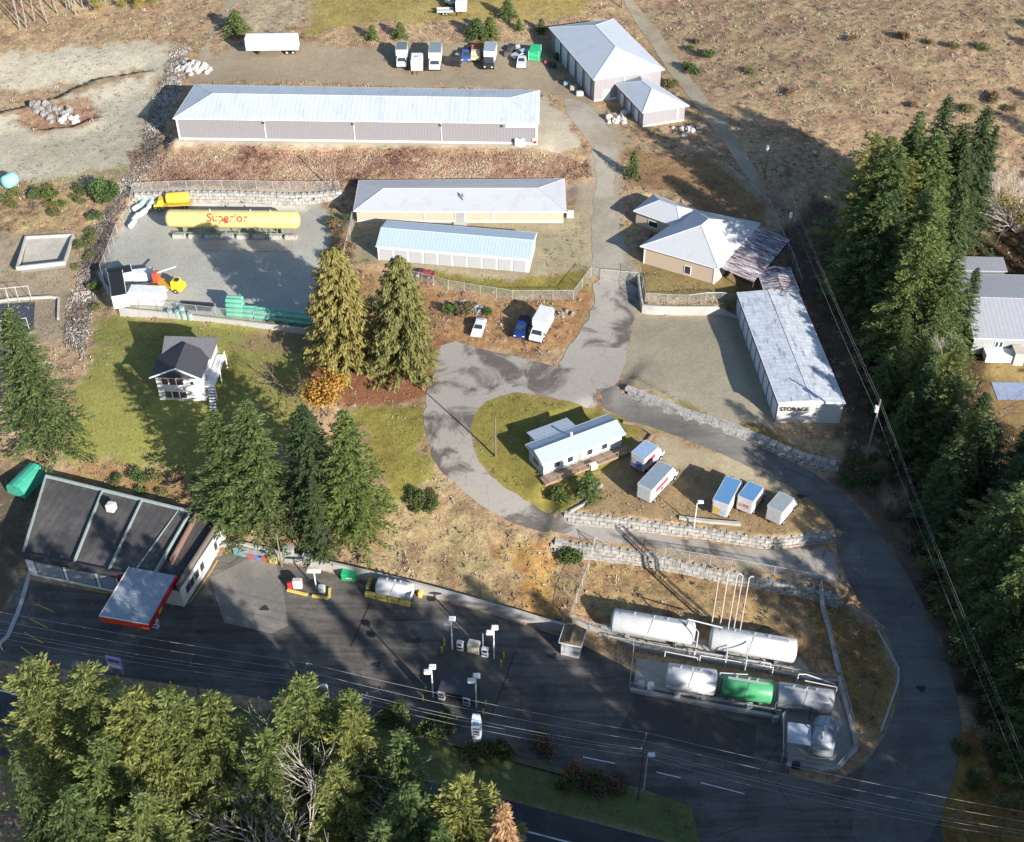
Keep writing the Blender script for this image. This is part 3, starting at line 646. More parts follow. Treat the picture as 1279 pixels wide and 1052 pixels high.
# --- white unit row
UNIT = M('white_unit_cladding', wsr(240,240,240), .6, var=.05)
b = Bld('units', 'storage_units', 'low row of white storage units with pale blue gable roof and ten closed doors')
b.walls(UNIT); b.hip(1.15, M('pale_blue_roof', rsr(196,214,226), .5, var=.05, rib=.6), gable=True, over=.2); b.gable_fill(1.15, UNIT)
for k in range(10):
    a = .02+k*.0975; b.panel('front', a, a+.08, .05, 2.3, M('unit_door', (.36,.36,.37), .5, var=.04, rib=.4, ribdir=2), 'unit_door', .07)
# --- tan complex
b = Bld('tan_main', 'tan_building', 'tan building with large pale hip roof and a rusty lean-to on its right')
b.walls(TAN); b.hip(2.9, ROOFT, inset=6.2, over=.5)
b.panel('front', .58, .66, .5, 2.0, GLASS, 'window', .06, TRIM); b.panel('front', .0, .015, 0, b.H, TRIM, 'corner_trim', .08); b.panel('front', .975, 1, 0, b.H, TRIM, 'corner_trim', .08)
b.panel('right', .06, .24, 0, 2.6, DOORW, 'roller_door', .1); b.panel('right', .30, .44, 0, 2.6, DOORW, 'roller_door', .1)
b.panel('left', .2, .35, .9, 2.0, GLASS, 'window', .06, TRIM); b.panel('left', .5, .6, 0, 2.1, TRIM, 'door', .06)
RUSTR = M('rust_streaked_roof', rsr(215,212,216), .8, var=.4, scale=1.8, rib=.9, ribdir=1, dirt=(.085,.03,.03), dirtamt=1.0, dscale=.9, st=(.35,3.,1,0), thr=(.44,.56))
q1, q2 = b.p(1.03, .02), b.p(1.03, .99); d_ = Vector((b.q[1]-b.q[0]).tolist()+[0]).normalized()
P1 = Vector(q1)+Vector((0,0,b.H-.1)); P2 = Vector(q2)+Vector((0,0,b.H-.1)); e1 = P1+d_*6.2-Vector((0,0,1.0)); e2 = P2+d_*6.2-Vector((0,0,1.0))
MB().slab([P1, e1, e2, P2], .12).build('lean_to_roof', RUSTR, b.t)
for e in (e1, e2, (e1+e2)/2):
    MB().cyl((e.x, e.y, -.3), (e.x, e.y, e.z-.1), .1, 6).build('post', M('dark_timber', (.08,.06,.045), .8), b.t)
b = Bld('tan_back', 'tan_outbuilding', 'smaller tan outbuilding with pale hip roof behind the large tan building')
b.walls(TAN); b.hip(1.6, ROOFT, inset=2.8, over=.4); b.panel('front', .3, .5, .8, 1.9, GLASS, 'window', .06, TRIM)
# --- STORAGE
WSID = M('white_storage_cladding', wsr(232,230,225), .6, var=.06, dirt=wsr(190,185,175), dirtamt=.3)
b = Bld('storage', 'storage_building', 'white storage building with frost-streaked low roof and STORAGE lettering')
b.walls(WSID)
FROST = M('frosted_ribbed_roof', rsr(222,228,234), .5, var=.25, scale=.9, rib=.9, ribdir=1, dirt=srgb(110,104,135), dirtamt=.75, dscale=.6, st=(2.2,.5,1,25), thr=(.53,.66))
b.hip(.45, FROST, gable=True, over=.15); b.gable_fill(.45, WSID)
for k in range(10):
    a = .01+k*.099; b.panel('left', a, a+.085, .05, 3.2, M('side_door_white', (.6,.62,.64), .5, var=.05, rib=.4, ribdir=2), 'unit_door', .07, M('grey_jamb', (.2,.2,.22)))
b.panel('front', .60, .96, .1, 3.6, M('tall_panel_white', (.52,.51,.49), .6), 'sliding_door', .06)
wall_text(b, 'front', .26, 2.75, 'STORAGE', M('black_letters', (.02,.02,.02), .5), 1.0)
# --- shed
b = Bld('shed', 'shed', 'small open shed with rusty streaked roof behind the white storage building')
b.walls(M('shed_boards', (.12,.09,.07), .8, rib=.25)); b.hip(.5, RUSTR, gable=True, over=.3)
b.panel('front', .1, .9, 0, 1.9, M('shed_opening_shade', (.015,.013,.012), .9), 'opening_shade', .04)  # flat near-black panel, shade of an open front put in as colour
# --- office
b = Bld('office', 'site_office', 'white mobile office with pale gable roof and a timber deck on the grass island')
OFW = M('white_siding', wsr(238,238,236), .6, var=.04, rib=.3, ribdir=2)
b.q = np.array([b.q[0], b.q[1], b.q[1]+(b.q[3]-b.q[0])*.5, b.q[0]+(b.q[3]-b.q[0])*.5]); b.d *= .5
b.walls(OFW); b.hip(.8, M('pale_office_roof', rsr(196,208,218), .5, var=.05, rib=.5), gable=True, over=.4); b.gable_fill(.8, OFW)
for a in (.13, .30, .55, .74): b.panel('front', a, a+.07, 1.1, 2.1, GLASS, 'window', .05, TRIM)
b.panel('front', .42, .48, .3, 2.3, M('grey_door', (.28,.28,.28)), 'door', .06, TRIM); b.panel('left', .3, .7, .9, 2.1, GLASS, 'window', .05, TRIM)
DECK = M('weathered_deck', srgb(165,140,120), .8, var=.2, rib=.2)
MB().box((b.w*.5, -1.0, .2), (b.w+1.4, 1.7, .4)).build('deck', DECK, b.t)
ra = MB()
for k in range(9): ra.box((b.w*k/8, -1.8, .75), (.1, .1, 1.0))
ra.box((b.w/2, -1.8, 1.25), (b.w+.1, .1, .1)); ra.build('deck_railing', DECK, b.t)
MB().box((b.w*.55, -1.9, .45), (1.1, .7, .9)).build('white_cabinet', TRIM, b.t)
an = MB(); an.slab([b.p(.1,1.05,2.9), b.p(.62,1.05,2.9), b.p(.62,1.75,2.45), b.p(.1,1.75,2.45)], .14); an.build('rear_roof', MATS['pale_office_roof'], b.t)
an = MB(); an.slab([b.p(.13,1.0,2.4), b.p(.6,1.0,2.4), b.p(.6,1.65,2.4), b.p(.13,1.65,2.4)], 2.6); an.build('rear_room', OFW, b.t)
MB().cyl(b.p(.45,.55,3.5), b.p(.45,.55,4.3), .2, 8).build('chimney', TRIM, b.t)
# --- two storey house
b = Bld('house', 'house', 'two-storey white house with charcoal shingle roof and side balcony on the lawn')
HW = M('house_siding', (.56,.55,.53), .6, var=.04, rib=.25, ribdir=2)
SH1 = M('charcoal_shingles', (.055,.055,.065), .85, var=.3, scale=4.)
W2_, D2 = b.w, b.d; fd = D2*.52
m = MB(); m.box((W2_*.5, fd/2, b.H/2-.2), (W2_, fd, b.H+.4)); m.box((W2_*.52, fd+ (D2-fd)/2, b.H/2-.2), (W2_*.96, D2-fd-.01, b.H+.4)); m.build('wall', HW, b.t)
H = b.H; e = .45; rz_ = 1.9
rf = MB(); x0, x1, y0, yr = -e-.2, W2_+e-.3, -e-.3, D2*.62
rf.add([(x0,y0,H),(x1,y0,H),(x1,yr,H),(x0,yr,H),(W2_/2,y0,H+rz_),(W2_/2,yr,H+rz_)], [(0,4,5,3),(1,2,5,4),(0,1,4),(2,3,5),(3,2,1,0)])
r1 = rf.build('front_roof', SH1, b.t)
rb = MB(); y0b, y1b = D2*.45, D2+e; ym = D2*.80
rb.add([(-.1,y0b,H-.05),(W2_+e,y0b,H-.05),(W2_+e,y1b,H-.05),(-.1,y1b,H-.05),(-.1,ym,H+1.7),(W2_+e,ym,H+1.7)], [(0,1,5,4),(2,3,4,5),(3,0,4),(1,2,5),(3,2,1,0)])
rb.build('rear_roof', M('grey_shingles', (.13,.13,.14), .85, var=.3, scale=4.), b.t)
ba = MB()
for sx in (0, 1):
    a_ = Vector((x0 if sx == 0 else x1, y0-.06, H-.05)); c_ = Vector((W2_/2, y0-.06, H+rz_)); ba.cyl(a_, c_, .13, 4)
ba.build('barge_board', TRIM, r1)
MB().add([(0,-.02,H-.1),(W2_,-.02,H-.1),(W2_/2,-.02,H+rz_*.85)], [(0,1,2)]).build('gable', HW, b.t)
BR = M('bronze_window', (.10,.06,.04), .2, spec=.6)
for k in range(3):
    x = .12+k*.16; b.panel('front', x, x+.135, 3.1, 4.3, BR, 'window', .05, TRIM); b.panel('front', x+.02, x+.155, .5, 1.8, BR, 'window', .05, TRIM)
b.panel('front', .72, .80, 3.2, 3.9, GLASS, 'window', .05, TRIM)
MB().box((W2_+.8, D2*.45, 2.7), (1.5, D2*.85, .18)).build('balcony_floor', TRIM, b.t)
rl = MB()
for k in range(13): rl.box((W2_+1.5, D2*.05+D2*.8*k/12, 3.2), (.07,.07,.9))
rl.box((W2_+1.5, D2*.45, 3.65), (.1, D2*.82, .08)); rl.box((W2_+.8, D2*.04, 3.65), (1.4,.1,.08)); rl.build('balcony_railing', TRIM, b.t)
for y in (.06, .45, .86): MB().box((W2_+1.5, D2*y, 1.2), (.15,.15,2.8)).build('balcony_post', TRIM, b.t)
st = MB()
for k in range(8): st.box((W2_+1.2+k*.05, -.1-k*.3, 2.5-k*.33), (1.0, .32, .08))
st.build('stairs', TRIM, b.t)
# --- gas station
b = Bld('gas', 'gas_station', 'gas station shop with dark flat roof in four bays and white front', 'gas station')
GW = M('white_station_wall', (.62,.62,.60), .6, var=.08, dirt=(.3,.3,.3), dirtamt=.3)
b.walls(GW, ztop=b.H-1.35)
MEMB = M('dark_roof_membrane', (.075,.07,.068), .85, var=.35, scale=.35, rib=1.2, ribdir=0, dirt=(.16,.15,.14), dirtamt=.6, dscale=.2)
GREENT = M('verdigris_coping', (.28,.34,.33), .6, var=.2)
def par(a0, b0, a1, b1, z0, z1, wd, mat, name, **k):
    A, B = Vector(b.p(a0,b0)), Vector(b.p(a1,b1)); d = B-A; c = (A+B)/2
    return MB().box((c.x, c.y, (z0+z1)/2), (d.length, wd, z1-z0), math.atan2(d.y, d.x)).build(name, mat, b.t)
bays = [0, .33, .555, .825, 1.0]
for k in range(4):
    z = [4.0, 3.95, 4.0, 3.3][k]; m = MB(); a0, a1 = bays[k], bays[k+1]
    m.slab([b.p(a0+.002,.0,z-.2), b.p(a1-.002,.0,z-.2), b.p(a1-.002,1,z), b.p(a0+.002,1,z)], .3); m.build('roof_bay', MEMB, b.t)
for k, a in enumerate(bays[:4]): par(a, .02, a, 1, 3.6, 4.35, .2, GREENT if k < 4 else TRIM, 'parapet_ridge')
par(0, 1, .825, 1, 3.0, 4.4, .3, GREENT, 'rear_parapet'); par(0, 0, .83, 0, 3.1, 4.25, .35, M('dark_fascia', (.05,.05,.055), .6), 'front_fascia')
par(.985, 0, .985, 1, 2.6, 4.1, .3, M('brown_coping', (.16,.14,.12), .8), 'side_parapet'); par(.825, 1, 1, 1, 3.0, 4.0, .3, MATS['brown_coping'], 'side_parapet')
par(.70, .02, .76, .98, 3.78, 4.1, .12, MATS['verdigris_coping'], 'roof_strip')
par(.87, .3, .86, .98, 3.1, 4.3, .25, M('low_brick_parapet', (.22,.14,.11), .8), 'inner_parapet')
SHOPG = M('shopfront_glass', (.25,.27,.30), .15, spec=.6)
for a, a2 in ((.06,.24),(.27,.45),(.48,.58)): b.panel('front', a, a2, .3, 2.9, SHOPG, 'shop_window', .05, M('black_frame', (.03,.03,.03)))
b.panel('front', .60, .74, 0, 3.3, M('dark_entrance', (.02,.02,.025), .4), 'entrance', .06)
p = b.p(.67, 0); MB().box((p[0], p[1]-1.2, 1.2), (2.4, 1.4, 2.4)).build('entrance_porch', TRIM, b.t)
for sx in (-.5, .5): MB().box((p[0]+sx, p[1]-1.93, 1.4), (.75, .08, 1.1)).build('porch_window', GLASS, b.t)
REDP = M('red_sign_paint', (.45,.03,.03), .5)
wall_text(b, 'front', .66, 3.65, 'gas mart', REDP, .95, .25)
for a in (.10, .19, .3, .42, .75): b.panel('right', a, a+(.07 if a < .5 else .05), 1.0, 2.3, GLASS, 'window', .06, M('grey_jamb', (.2,.2,.22)))
wl = b.panel('right', 0, 1, -.3, 3.2, GW, 'side_wall', .04)
p = b.p(.42, .78); m = MB(); m.rbox((p[0], p[1], 4.7), (1.3,1.3,1.2), .15); m.cyl((p[0], p[1], 5.3), (p[0], p[1], 5.45), .4, 12); m.build('rooftop_unit', M('unit_grey', (.5,.5,.48), .5), b.t)
# --- canopy
b = Bld('canopy', 'fuel_canopy', 'fuel canopy with pale blue deck and bright red fascia beside the gas station', 'canopy')
CH = 4.6; m = MB(); m.slab([b.p(.02,.02,CH), b.p(.98,.02,CH), b.p(.98,.98,CH), b.p(.02,.98,CH)], .6)
m.build('canopy_deck', M('canopy_deck_blue', (.30,.34,.38), .5, var=.1, rib=.4, ribdir=1, dirt=(.15,.17,.2), dirtamt=.5), b.t)
ORG = M('orange_red_fascia', (.62,.06,.02), .45, var=.05)
b.panel('front', 0, 1, CH-.95, CH+.08, ORG, 'fascia', .05); b.panel('right', .0, .98, CH-.95, CH+.08, M('crimson_fascia', (.42,.02,.03), .45, var=.05), 'fascia', .05)
b.panel('left', .02, 1, CH-.9, CH+.1, TRIM, 'fascia', .05); b.panel('front', 0, 1, CH+.08, CH+.2, TRIM, 'fascia_cap', .08)
wall_text(b, 'right', .35, CH-.45, 'gas', M('gold_letters', (.7,.4,.02), .5), .9, .13)
for a in (.3, .7):
    p = b.p(a, .35); MB().box((p[0], p[1], CH/2-.3), (.4,.4,CH-.4)).build('column', TRIM, b.t)
# --- grey building at the right edge
b = Bld('grey', 'grey_building', 'large grey building with corrugated roof and a pale front beyond the forest at right')
b.walls(M('pale_green_wall', wsr(200,205,205), .7, var=.05, rib=.4)); b.hip(1.6, M('grey_corrugated_roof', rsr(194,196,204), .6, var=.08, rib=.7, ribdir=0), gable=True, over=.3)
b.gable_fill(1.6, MATS['pale_green_wall'])
for a in (.13, .155): b.panel('front', a, a+.018, 1.6, 2.6, GLASS, 'window', .05, TRIM)
MB().box((b.w*.15, -1.2, .8), (4.4, 2.2, 1.3)).build('white_lean_to', TRIM, b.t); MB().box((b.w*.26, -1.4, 1.1), (1.6, 2.4, 2.3)).build('porch', M('cream_porch', (.55,.5,.4)), b.t)
m = MB(); m.slab([b.p(-.01,1.05,3.7), b.p(.34,1.05,3.7), b.p(.36,1.35,3.1), b.p(0,1.35,3.1)], .15); m.build('rear_roof', MATS['grey_corrugated_roof'], b.t)
m = MB(); m.slab([b.p(.0,1.06,3.0), b.p(.33,1.06,3.0), b.p(.34,1.32,3.0), b.p(.01,1.32,3.0)], 3.4); m.build('rear_wall', MATS['pale_green_wall'], b.t)
# --- hut
b = Bld('hut', 'hut', 'small white kiosk hut with mossy brown roof by the end of the concrete wall', 'hut')
b.walls(OFW); b.hip(.6, M('mossy_roof', srgb(130,112,92), .9, var=.3, scale=2.), gable=True, over=.25); b.gable_fill(.6, OFW)
b.panel('front', .2, .6, 0, 1.9, M('pale_blue_door', (.45,.5,.54)), 'door', .06)
# ================================================================== WALLS
BLOCK = M('concrete_block', (.40,.385,.355), .9, var=.35, scale=1.6, bump=.4, dirt=(.15,.14,.125), dirtamt=.9, dscale=1.1)
PLAIN = M('cast_concrete', (.40,.39,.36), .85, var=.12, scale=.5, dirt=(.26,.24,.21), dirtamt=.5, dscale=.4)
def resample(P, st):
    seg = np.hypot(*(P[1:]-P[:-1]).T); cum = np.r_[0, np.cumsum(seg)]; n = max(1, int(round(cum[-1]/st)))
    t = np.linspace(0, cum[-1], n+1); return np.c_[np.interp(t, cum, P[:, 0]), np.interp(t, cum, P[:, 1])]
def nrm(a, b):
    d = b-a; d = d/math.hypot(*d); return d, np.array([-d[1], d[0]])
rnd = random.Random(3)
def block_wall(key, label, name='retaining_wall', knob=True, cap=.12):
    P = resample(SW[key][0], 1.15); z0 = hz(*P[0]); t = thing(name, label, 'retaining wall', (P[0][0], P[0][1], z0))
    m = MB(); kn = MB()
    for a, b in zip(P[:-1], P[1:]):
        d, n = nrm(a, b); c = (a+b)/2; rz = math.atan2(d[1], d[0])
        lo = hz(*(c-n*1.0))-.25; hi = max(hz(*(c+n*1.4)), lo+.8)+cap; L_ = math.hypot(*(b-a))
        k = max(1, int(math.ceil((hi-lo)/.75))); hh = (hi-lo)/k
        for i in range(k):
            off = .5*L_*(i % 2); cc = c-n*(.45-.10*i-rnd.uniform(0, .06))+d*(off-.25*L_); 
            m.box((cc[0]+n[0]*.35-P[0][0], cc[1]+n[1]*.35-P[0][1], lo+hh*(i+.5)-z0), (L_-.07, .95, hh-.05), rz+rnd.uniform(-.035, .035))
        cc = c+n*(.1*k-.1); kn.box((cc[0]-P[0][0], cc[1]-P[0][1], hi+.06-z0), (.5, .4, .24), rz)
    m.build('wall_blocks', BLOCK, t)
    if knob: kn.build('top_blocks', BLOCK, t)
    return t
def plain_wall(key, label, name='retaining_wall', cap=.35, th=.32, mat=None, st=2.0):
    P = resample(SW[key][0], st); z0 = hz(*P[0]); t = thing(name, label, 'retaining wall', (P[0][0], P[0][1], z0)); m = MB()
    R_ = []
    for i, p in enumerate(P):
        d, n = nrm(P[max(i-1, 0)], P[min(i+1, len(P)-1)])
        R_.append((p-n*.45, p-n*(.45-th), hz(*(p-n*1.0))-.3, hz(*(p+n*1.3))+cap))
    vs = []; fs = []
    for f, bk, lo, hi in R_:
        for q, z in ((f, lo), (f, hi), (bk, hi), (bk, lo)): vs.append((q[0]-P[0][0], q[1]-P[0][1], z-z0))
    for i in range(len(R_)-1):
        o = i*4
        for k in range(4): j = (k+1) % 4; fs.append((o+k, o+4+k, o+4+j, o+j))
    fs += [(0,1,2,3), tuple(len(vs)-4+k for k in (3,2,1,0))]
    m.add(vs, fs); m.build('wall', mat or PLAIN, t)
    return t
block_wall('upper', 'grey block retaining wall below the row of parked box trucks, topped with short knobs', cap=-.25)
block_wall('lower', 'tall grey block retaining wall above the large white propane tanks', cap=-.25)
block_wall('storage', 'pale low block wall along the road below the white STORAGE building', knob=False, cap=.15)
plain_wall('gate', 'smooth white concrete wall below the fenced bank beside the entrance gate', cap=.3)
plain_wall('tank', 'low pale concrete wall between the gravel tank yard and the lawn', cap=.35)
block_wall('back', 'pale block wall behind the long yellow tank', cap=.1)
plain_wall('lot', 'long white concrete wall along the back of the asphalt forecourt', cap=.45, th=.4)
# ================================================================== FENCES
CHASB = M('ladder_black', (.04,.04,.045), .6)
LINK = mesh_fence_mat(); GALV = M('galvanised_steel', (.42,.43,.43), .45, .2, var=.1)
def fence(pts, label, H=2.0, name='chain_link_fence', cat='fence', world=None, mat=GALV, sp=3.2):
    P = np.array(world) if world is not None else GP(pts); P = resample(P, .1) if False else P
    t = thing(name, label, cat, (P[0][0], P[0][1], hz(*P[0]))); o = np.array(t.location)
    Q = [P[0]]
    for a, b in zip(P[:-1], P[1:]): Q += list(resample(np.array([a, b]), sp)[1:])
    Q = [np.array([q[0]-o[0], q[1]-o[1], hz(*q)-o[2]]) for q in Q]
    for q in Q: MB().cyl((q[0], q[1], q[2]-.2), (q[0], q[1], q[2]+H+.05), .045, 6).build('post', mat, t)
    r = MB(); vs, fs, uv = [], [], []; dd = 0
    for a, b in zip(Q[:-1], Q[1:]):
        r.cyl((a[0], a[1], a[2]+H), (b[0], b[1], b[2]+H), .035, 5, cap=False)
        L_ = float(np.hypot(*(b-a)[:2])); k = len(vs)
        vs += [(a[0],a[1],a[2]+.05),(b[0],b[1],b[2]+.05),(b[0],b[1],b[2]+H),(a[0],a[1],a[2]+H)]; fs.append((k,k+1,k+2,k+3))
        s = 1/.11; uv += [(dd*s,0),((dd+L_)*s,0),((dd+L_)*s,H*s),(dd*s,H*s)]; dd += L_
    r.build('top_rail', mat, t); m = MB(); m.add(vs, fs); m.build('wire_mesh', LINK, t, uv=uv)
    return t
fence([(168,241),(300,237),(424,238)], 'wire fence running along the top behind the yellow tank')
fence([(168,241),(147,292),(127,343),(134,366),(150,382)], 'wire fence down the left side of the gravel tank yard')
fence([(152,382),(270,394),(390,407)], 'wire fence standing on the low wall above the lawn', 1.6)
fence([(443,268),(431,320),(428,345)], 'short wire fence dropping from the left end of the tan long building')
fence([(505,348),(560,362),(640,375),(716,375),(738,346),(748,348)], 'wire fence on the grassy bank below the white unit row')
fence([(750,350),(797,354)], 'closed wire gate across the gravel drive', 2.2, 'wire_gate', 'gate', sp=6)
fence([(799,346),(806,377),(860,379),(922,380)], 'wire fence on the smooth white wall beside the gate', 1.7)
fence([(741,688),(860,702),(1020,730)], 'wire fence along the top of the tall block wall above the propane tanks', world=None)
fence([(742,690),(727,735),(712,778)], 'wire fence up the left side of the grassy propane compound')
fence([(1022,742),(1034,790),(1046,842),(1060,895),(1069,935),(1042,968),(982,957)], 'wire fence round the right side of the propane compound')
fence([(714,780),(760,795),(790,812),(860,825),(960,842),(1044,856)], 'wire fence between the two rows of propane tanks')
fence([(791,815),(786,860),(870,876),(966,893)], 'low wire fence in front of the green tank', 1.3)
fence([(978,900),(976,955)], 'short wire fence left of the silver roofed loading platform', 1.8)
fence([(1026,748),(1062,765),(1102,790)], 'low wire fence on the road edge right of the propane compound', 1.2)
fence([(905,215),(960,262),(990,330),(1000,360)], 'wire fence in the shade behind the tan building')
# kerbs
def strip(pts, label, w_=.35, h=.25, name='kerb', cat='kerb', mat=PLAIN, st=2.):
    P = resample(GP(pts), st); z0 = hz(*P[0]); vs = []; fs = []
    for i, p in enumerate(P):
        d, n = nrm(P[max(i-1, 0)], P[min(i+1, len(P)-1)]); z = hz(*p)-z0
        for q, zz in ((p-n*w_/2, z-.2), (p-n*w_/2, z+h), (p+n*w_/2, z+h), (p+n*w_/2, z-.2)): vs.append((q[0]-P[0][0], q[1]-P[0][1], zz))
    for i in range(len(P)-1):
        for k in range(4): j = (k+1) % 4; fs.append((i*4+k, i*4+4+k, i*4+4+j, i*4+j))
    fs += [(0,1,2,3), tuple(len(vs)-4+k for k in (3,2,1,0))]
    o = MB().add(vs, fs).build(name, mat); o.location = (P[0][0], P[0][1], z0); return tag(o, label, cat)
strip([(38,714),(25,760),(8,800),(-20,818)], 'pale kerb along the left edge of the gas station forecourt', .6, .18)
strip([(712,640),(735,628),(752,606)], 'thin curved concrete kerb round the shrub on the grass island', .3, .3)
strip([(778,528),(798,532),(815,545),(808,553)], 'low pale timber edging behind the mobile office', .4, .35, 'garden_edging', 'edging', DECK)
strip([(848,648),(880,652),(925,656)], 'pale concrete beam lying behind the lamp on the block wall', .5, .4, 'concrete_beam', 'beam')
strip([(470,905),(560,930),(690,965),(782,990)], 'dark timber edging of the shaded planting bed beside the highway', .25, .35, 'garden_edging', 'edging', M('bed_timber', (.12,.11,.1), .8))
strip([(1096,788),(1122,835),(1122,852),(1100,915)], 'low kerb round the orange grass verge by the access road', .3, .2)
strip([(714,777),(760,792),(790,809),(860,822),(960,839),(1046,853)], 'pale concrete curb wall between the two rows of propane tanks', .35, .55, 'curb_wall', 'wall')
strip([(787,863),(870,879),(964,896)], 'pale concrete curb wall in front of the green tank', .5, .5, 'curb_wall', 'wall')
strip([(1047,848),(1060,897),(1069,937),(1042,966),(984,955)], 'pale concrete curb wall round the lower right corner of the compound', .5, .6, 'curb_wall', 'wall')
strip([(1024,744),(1036,790),(1047,840)], 'pale strip of concrete under the right fence of the compound', .5, .2, 'curb_wall', 'wall')
# foundation walls at left
FW = GP([(33,299),(92,296),(83,337),(24,344)]); t = thing('foundation', 'bare concrete foundation walls round a pale slab at the left edge', 'foundation', (FW[0][0], FW[0][1], hz(*FW[0])))
for i in range(4):
    a, b = FW[i]-FW[0], FW[(i+1) % 4]-FW[0]; d, n = nrm(a, b); c = (a+b)/2
    MB().box((c[0], c[1], .25), (math.hypot(*(b-a))-(.31 if i % 2 else -.3), .3, .8), math.atan2(d[1], d[0])).build('concrete_wall', PLAIN, t)
# ================================================================== TANKS
TW = M('white_tank_paint', srgb(238,240,240,1.6), .65, var=.06, scale=.5, dirt=srgb(190,196,196,1.75), dirtamt=.5, dscale=.4, spec=.4)
TG = M('green_tank_paint', (.06,.30,.13), .4, var=.15, scale=.8, dirt=(.15,.4,.2), dirtamt=.5)
STEEL = M('painted_pipe_white', (.55,.55,.54), .45)
def tank(la, lb, r, lift, mat, label, name='propane_tank', cat='tank', z=None, dome=.3, group=None, fit=True, band=False):
    A, B = G(*la), G(*lb); c = (A+B)/2; d = B-A; rz = math.atan2(d[1], d[0]); L_ = math.hypot(d[0], d[1])/2-(r*dome)
    t = thing(name, label, cat, c, rz, group); h = lift+r
    body = MB().capsule((-L_, 0, h), (L_, 0, h), r, 28, dome).build('tank_shell', mat, t, smooth=True)
    if fit:
        for x in (-.62, .62):
            MB().box((L_*x, 0, lift*.5+.1), (.5, r*1.5, lift+.7)).build('saddle', M('saddle_concrete', (.35,.34,.32), .9), t)
        MB().box((0, 0, h+r+.04), (L_*1.7, .35, .06)).build('walkway', GALV, t)
        for x in (-.5, 0, .35):
            v = MB(); v.cyl((L_*x, .25, h+r-.15), (L_*x, .25, h+r+.35), .12, 8); v.cyl((L_*x, .25, h+r+.35), (L_*x+.25, .25, h+r+.45), .06, 6); v.build('valve', GALV, body)
        ms = MB()
        for k in range(10):
            a = R(10+16*k); ms.cyl((L_*(-.1)+k*.1, -math.cos(a)*r*1.01, h+math.sin(a)*r*1.01), (L_*(-.1)+(k+1)*.1, -math.cos(R(26+16*k))*r*1.01, h+math.sin(R(26+16*k))*r*1.01), .035, 5)
        ms.build('hose', M('grey_hose', (.12,.12,.12)), body)
    return t
tank((762,788), (867,803), 1.6, .55, TW, 'large white propane tank at the upper left of the fenced compound')
tank((884,809), (993,826), 1.65, .55, TW, 'large white propane tank under the four tall vent pipes')
tank((830,857), (893,866), 1.7, .5, TW, 'shorter white tank immediately left of the green tank', dome=.15)
tank((899,867), (963,877), 1.55, .5, TG, 'green horizontal tank in the lower fenced row', dome=.15)
tank((967,880), (1038,890), 1.65, .5, M('streaked_silver_tank', srgb(205,210,216,1.75), .35, .2, var=.25, scale=.7), 'streaked silver tank at the right end of the lower row', dome=.15)
tank((1021,953), (1031,912), 1.6, .4, M('blue_grey_tank', srgb(178,188,198,1.6), .4, var=.3, scale=.8, rib=.8), 'pale blue grey tank lying crossways at the lower right of the compound')
# superior tank
YT = M('yellow_tank_paint', srgb(250,228,150,1.55), .35, var=.06, scale=.4, dirt=srgb(235,180,80,1.55), dirtamt=.4, dscale=.3, spec=.4)
A, B = G(213, 289), G(374, 291); c = (A+B)/2; L_ = (B[0]-A[0])/2-.5; rr_ = 1.62
t = thing('bulk_tank', 'very long yellow tank with red Superior lettering on steel saddles', 'tank', (c[0], c[1], c[2]), math.atan2(B[1]-A[1], B[0]-A[0]))
sh = MB().capsule((-L_, 0, 2.75), (L_, 0, 2.75), rr_, 36, .6).build('tank_shell', YT, t, smooth=True)
RED = M('red_letters', (.62,.05,.03), .5)
lt = letters('Superior', RED, 2.1, (0,0,0), (0,0,0), sh)
for v in lt.data.vertices:
    a = R(38)+v.co.y/rr_; v.co = (v.co.x-.7, -math.cos(a)*(rr_+.03+v.co.z*.2), 2.75+math.sin(a)*(rr_+.03+v.co.z*.2))
fl = MB()
for k in range(7):
    a = R(8)+k*.07; x = -1.0+math.sin(k*1.3)*.35; fl.box((x, -math.cos(a)*(rr_+.02), 2.75+math.sin(a)*(rr_+.02)), (.35+.12*(k % 3), .12, .2), 0)
fl.build('flame_emblem', RED, sh)
for x in (-.78, -.3, .25, .8): MB().box((L_*x, 0, .75), (.5, 2.4, 2.1)).build('saddle', M('tank_saddle', (.22,.2,.17), .7), t)
for x in (-.35, .3, .62):
    MB().cyl((L_*x, .1, 4.3), (L_*x, .1, 4.75), .14, 8).build('valve', GALV, t)
pp = MB(); pp.path([(-L_*.9, -1.9, 1.0), (L_*.85, -1.9, 1.0)], .09); 
pp.build('manifold_pipe', M('green_pipe', (.12,.25,.14), .5), t)
for x in (-.5, -.1, .12, .3, .55, .62, .72):
    MB().path([(L_*x, -1.0, 1.4), (L_*x, -1.9, 1.4), (L_*x, -1.9, .2)], .08).build('riser_pipe', M('grey_pipe', (.3,.29,.27), .5), t)
for k in range(8):
    a = (k+.5)/8; p = G(214+a*160, 297+a*1.5)
    o = MB().rbox((0,0,.35), (2.3, .8, .75), .06).build('concrete_barrier', BLOCK); o.location = p; o.rotation_euler = (0,0,rnd.uniform(-.02,.02))
    tag(o, 'grey concrete barrier block in front of the yellow tank, %s' % ('leftmost of eight','second from the left','third from the left','fourth from the left','fifth from the left','third from the right','second from the right','rightmost of eight')[k], 'barrier block', 'barrier blocks in front of the yellow tank')
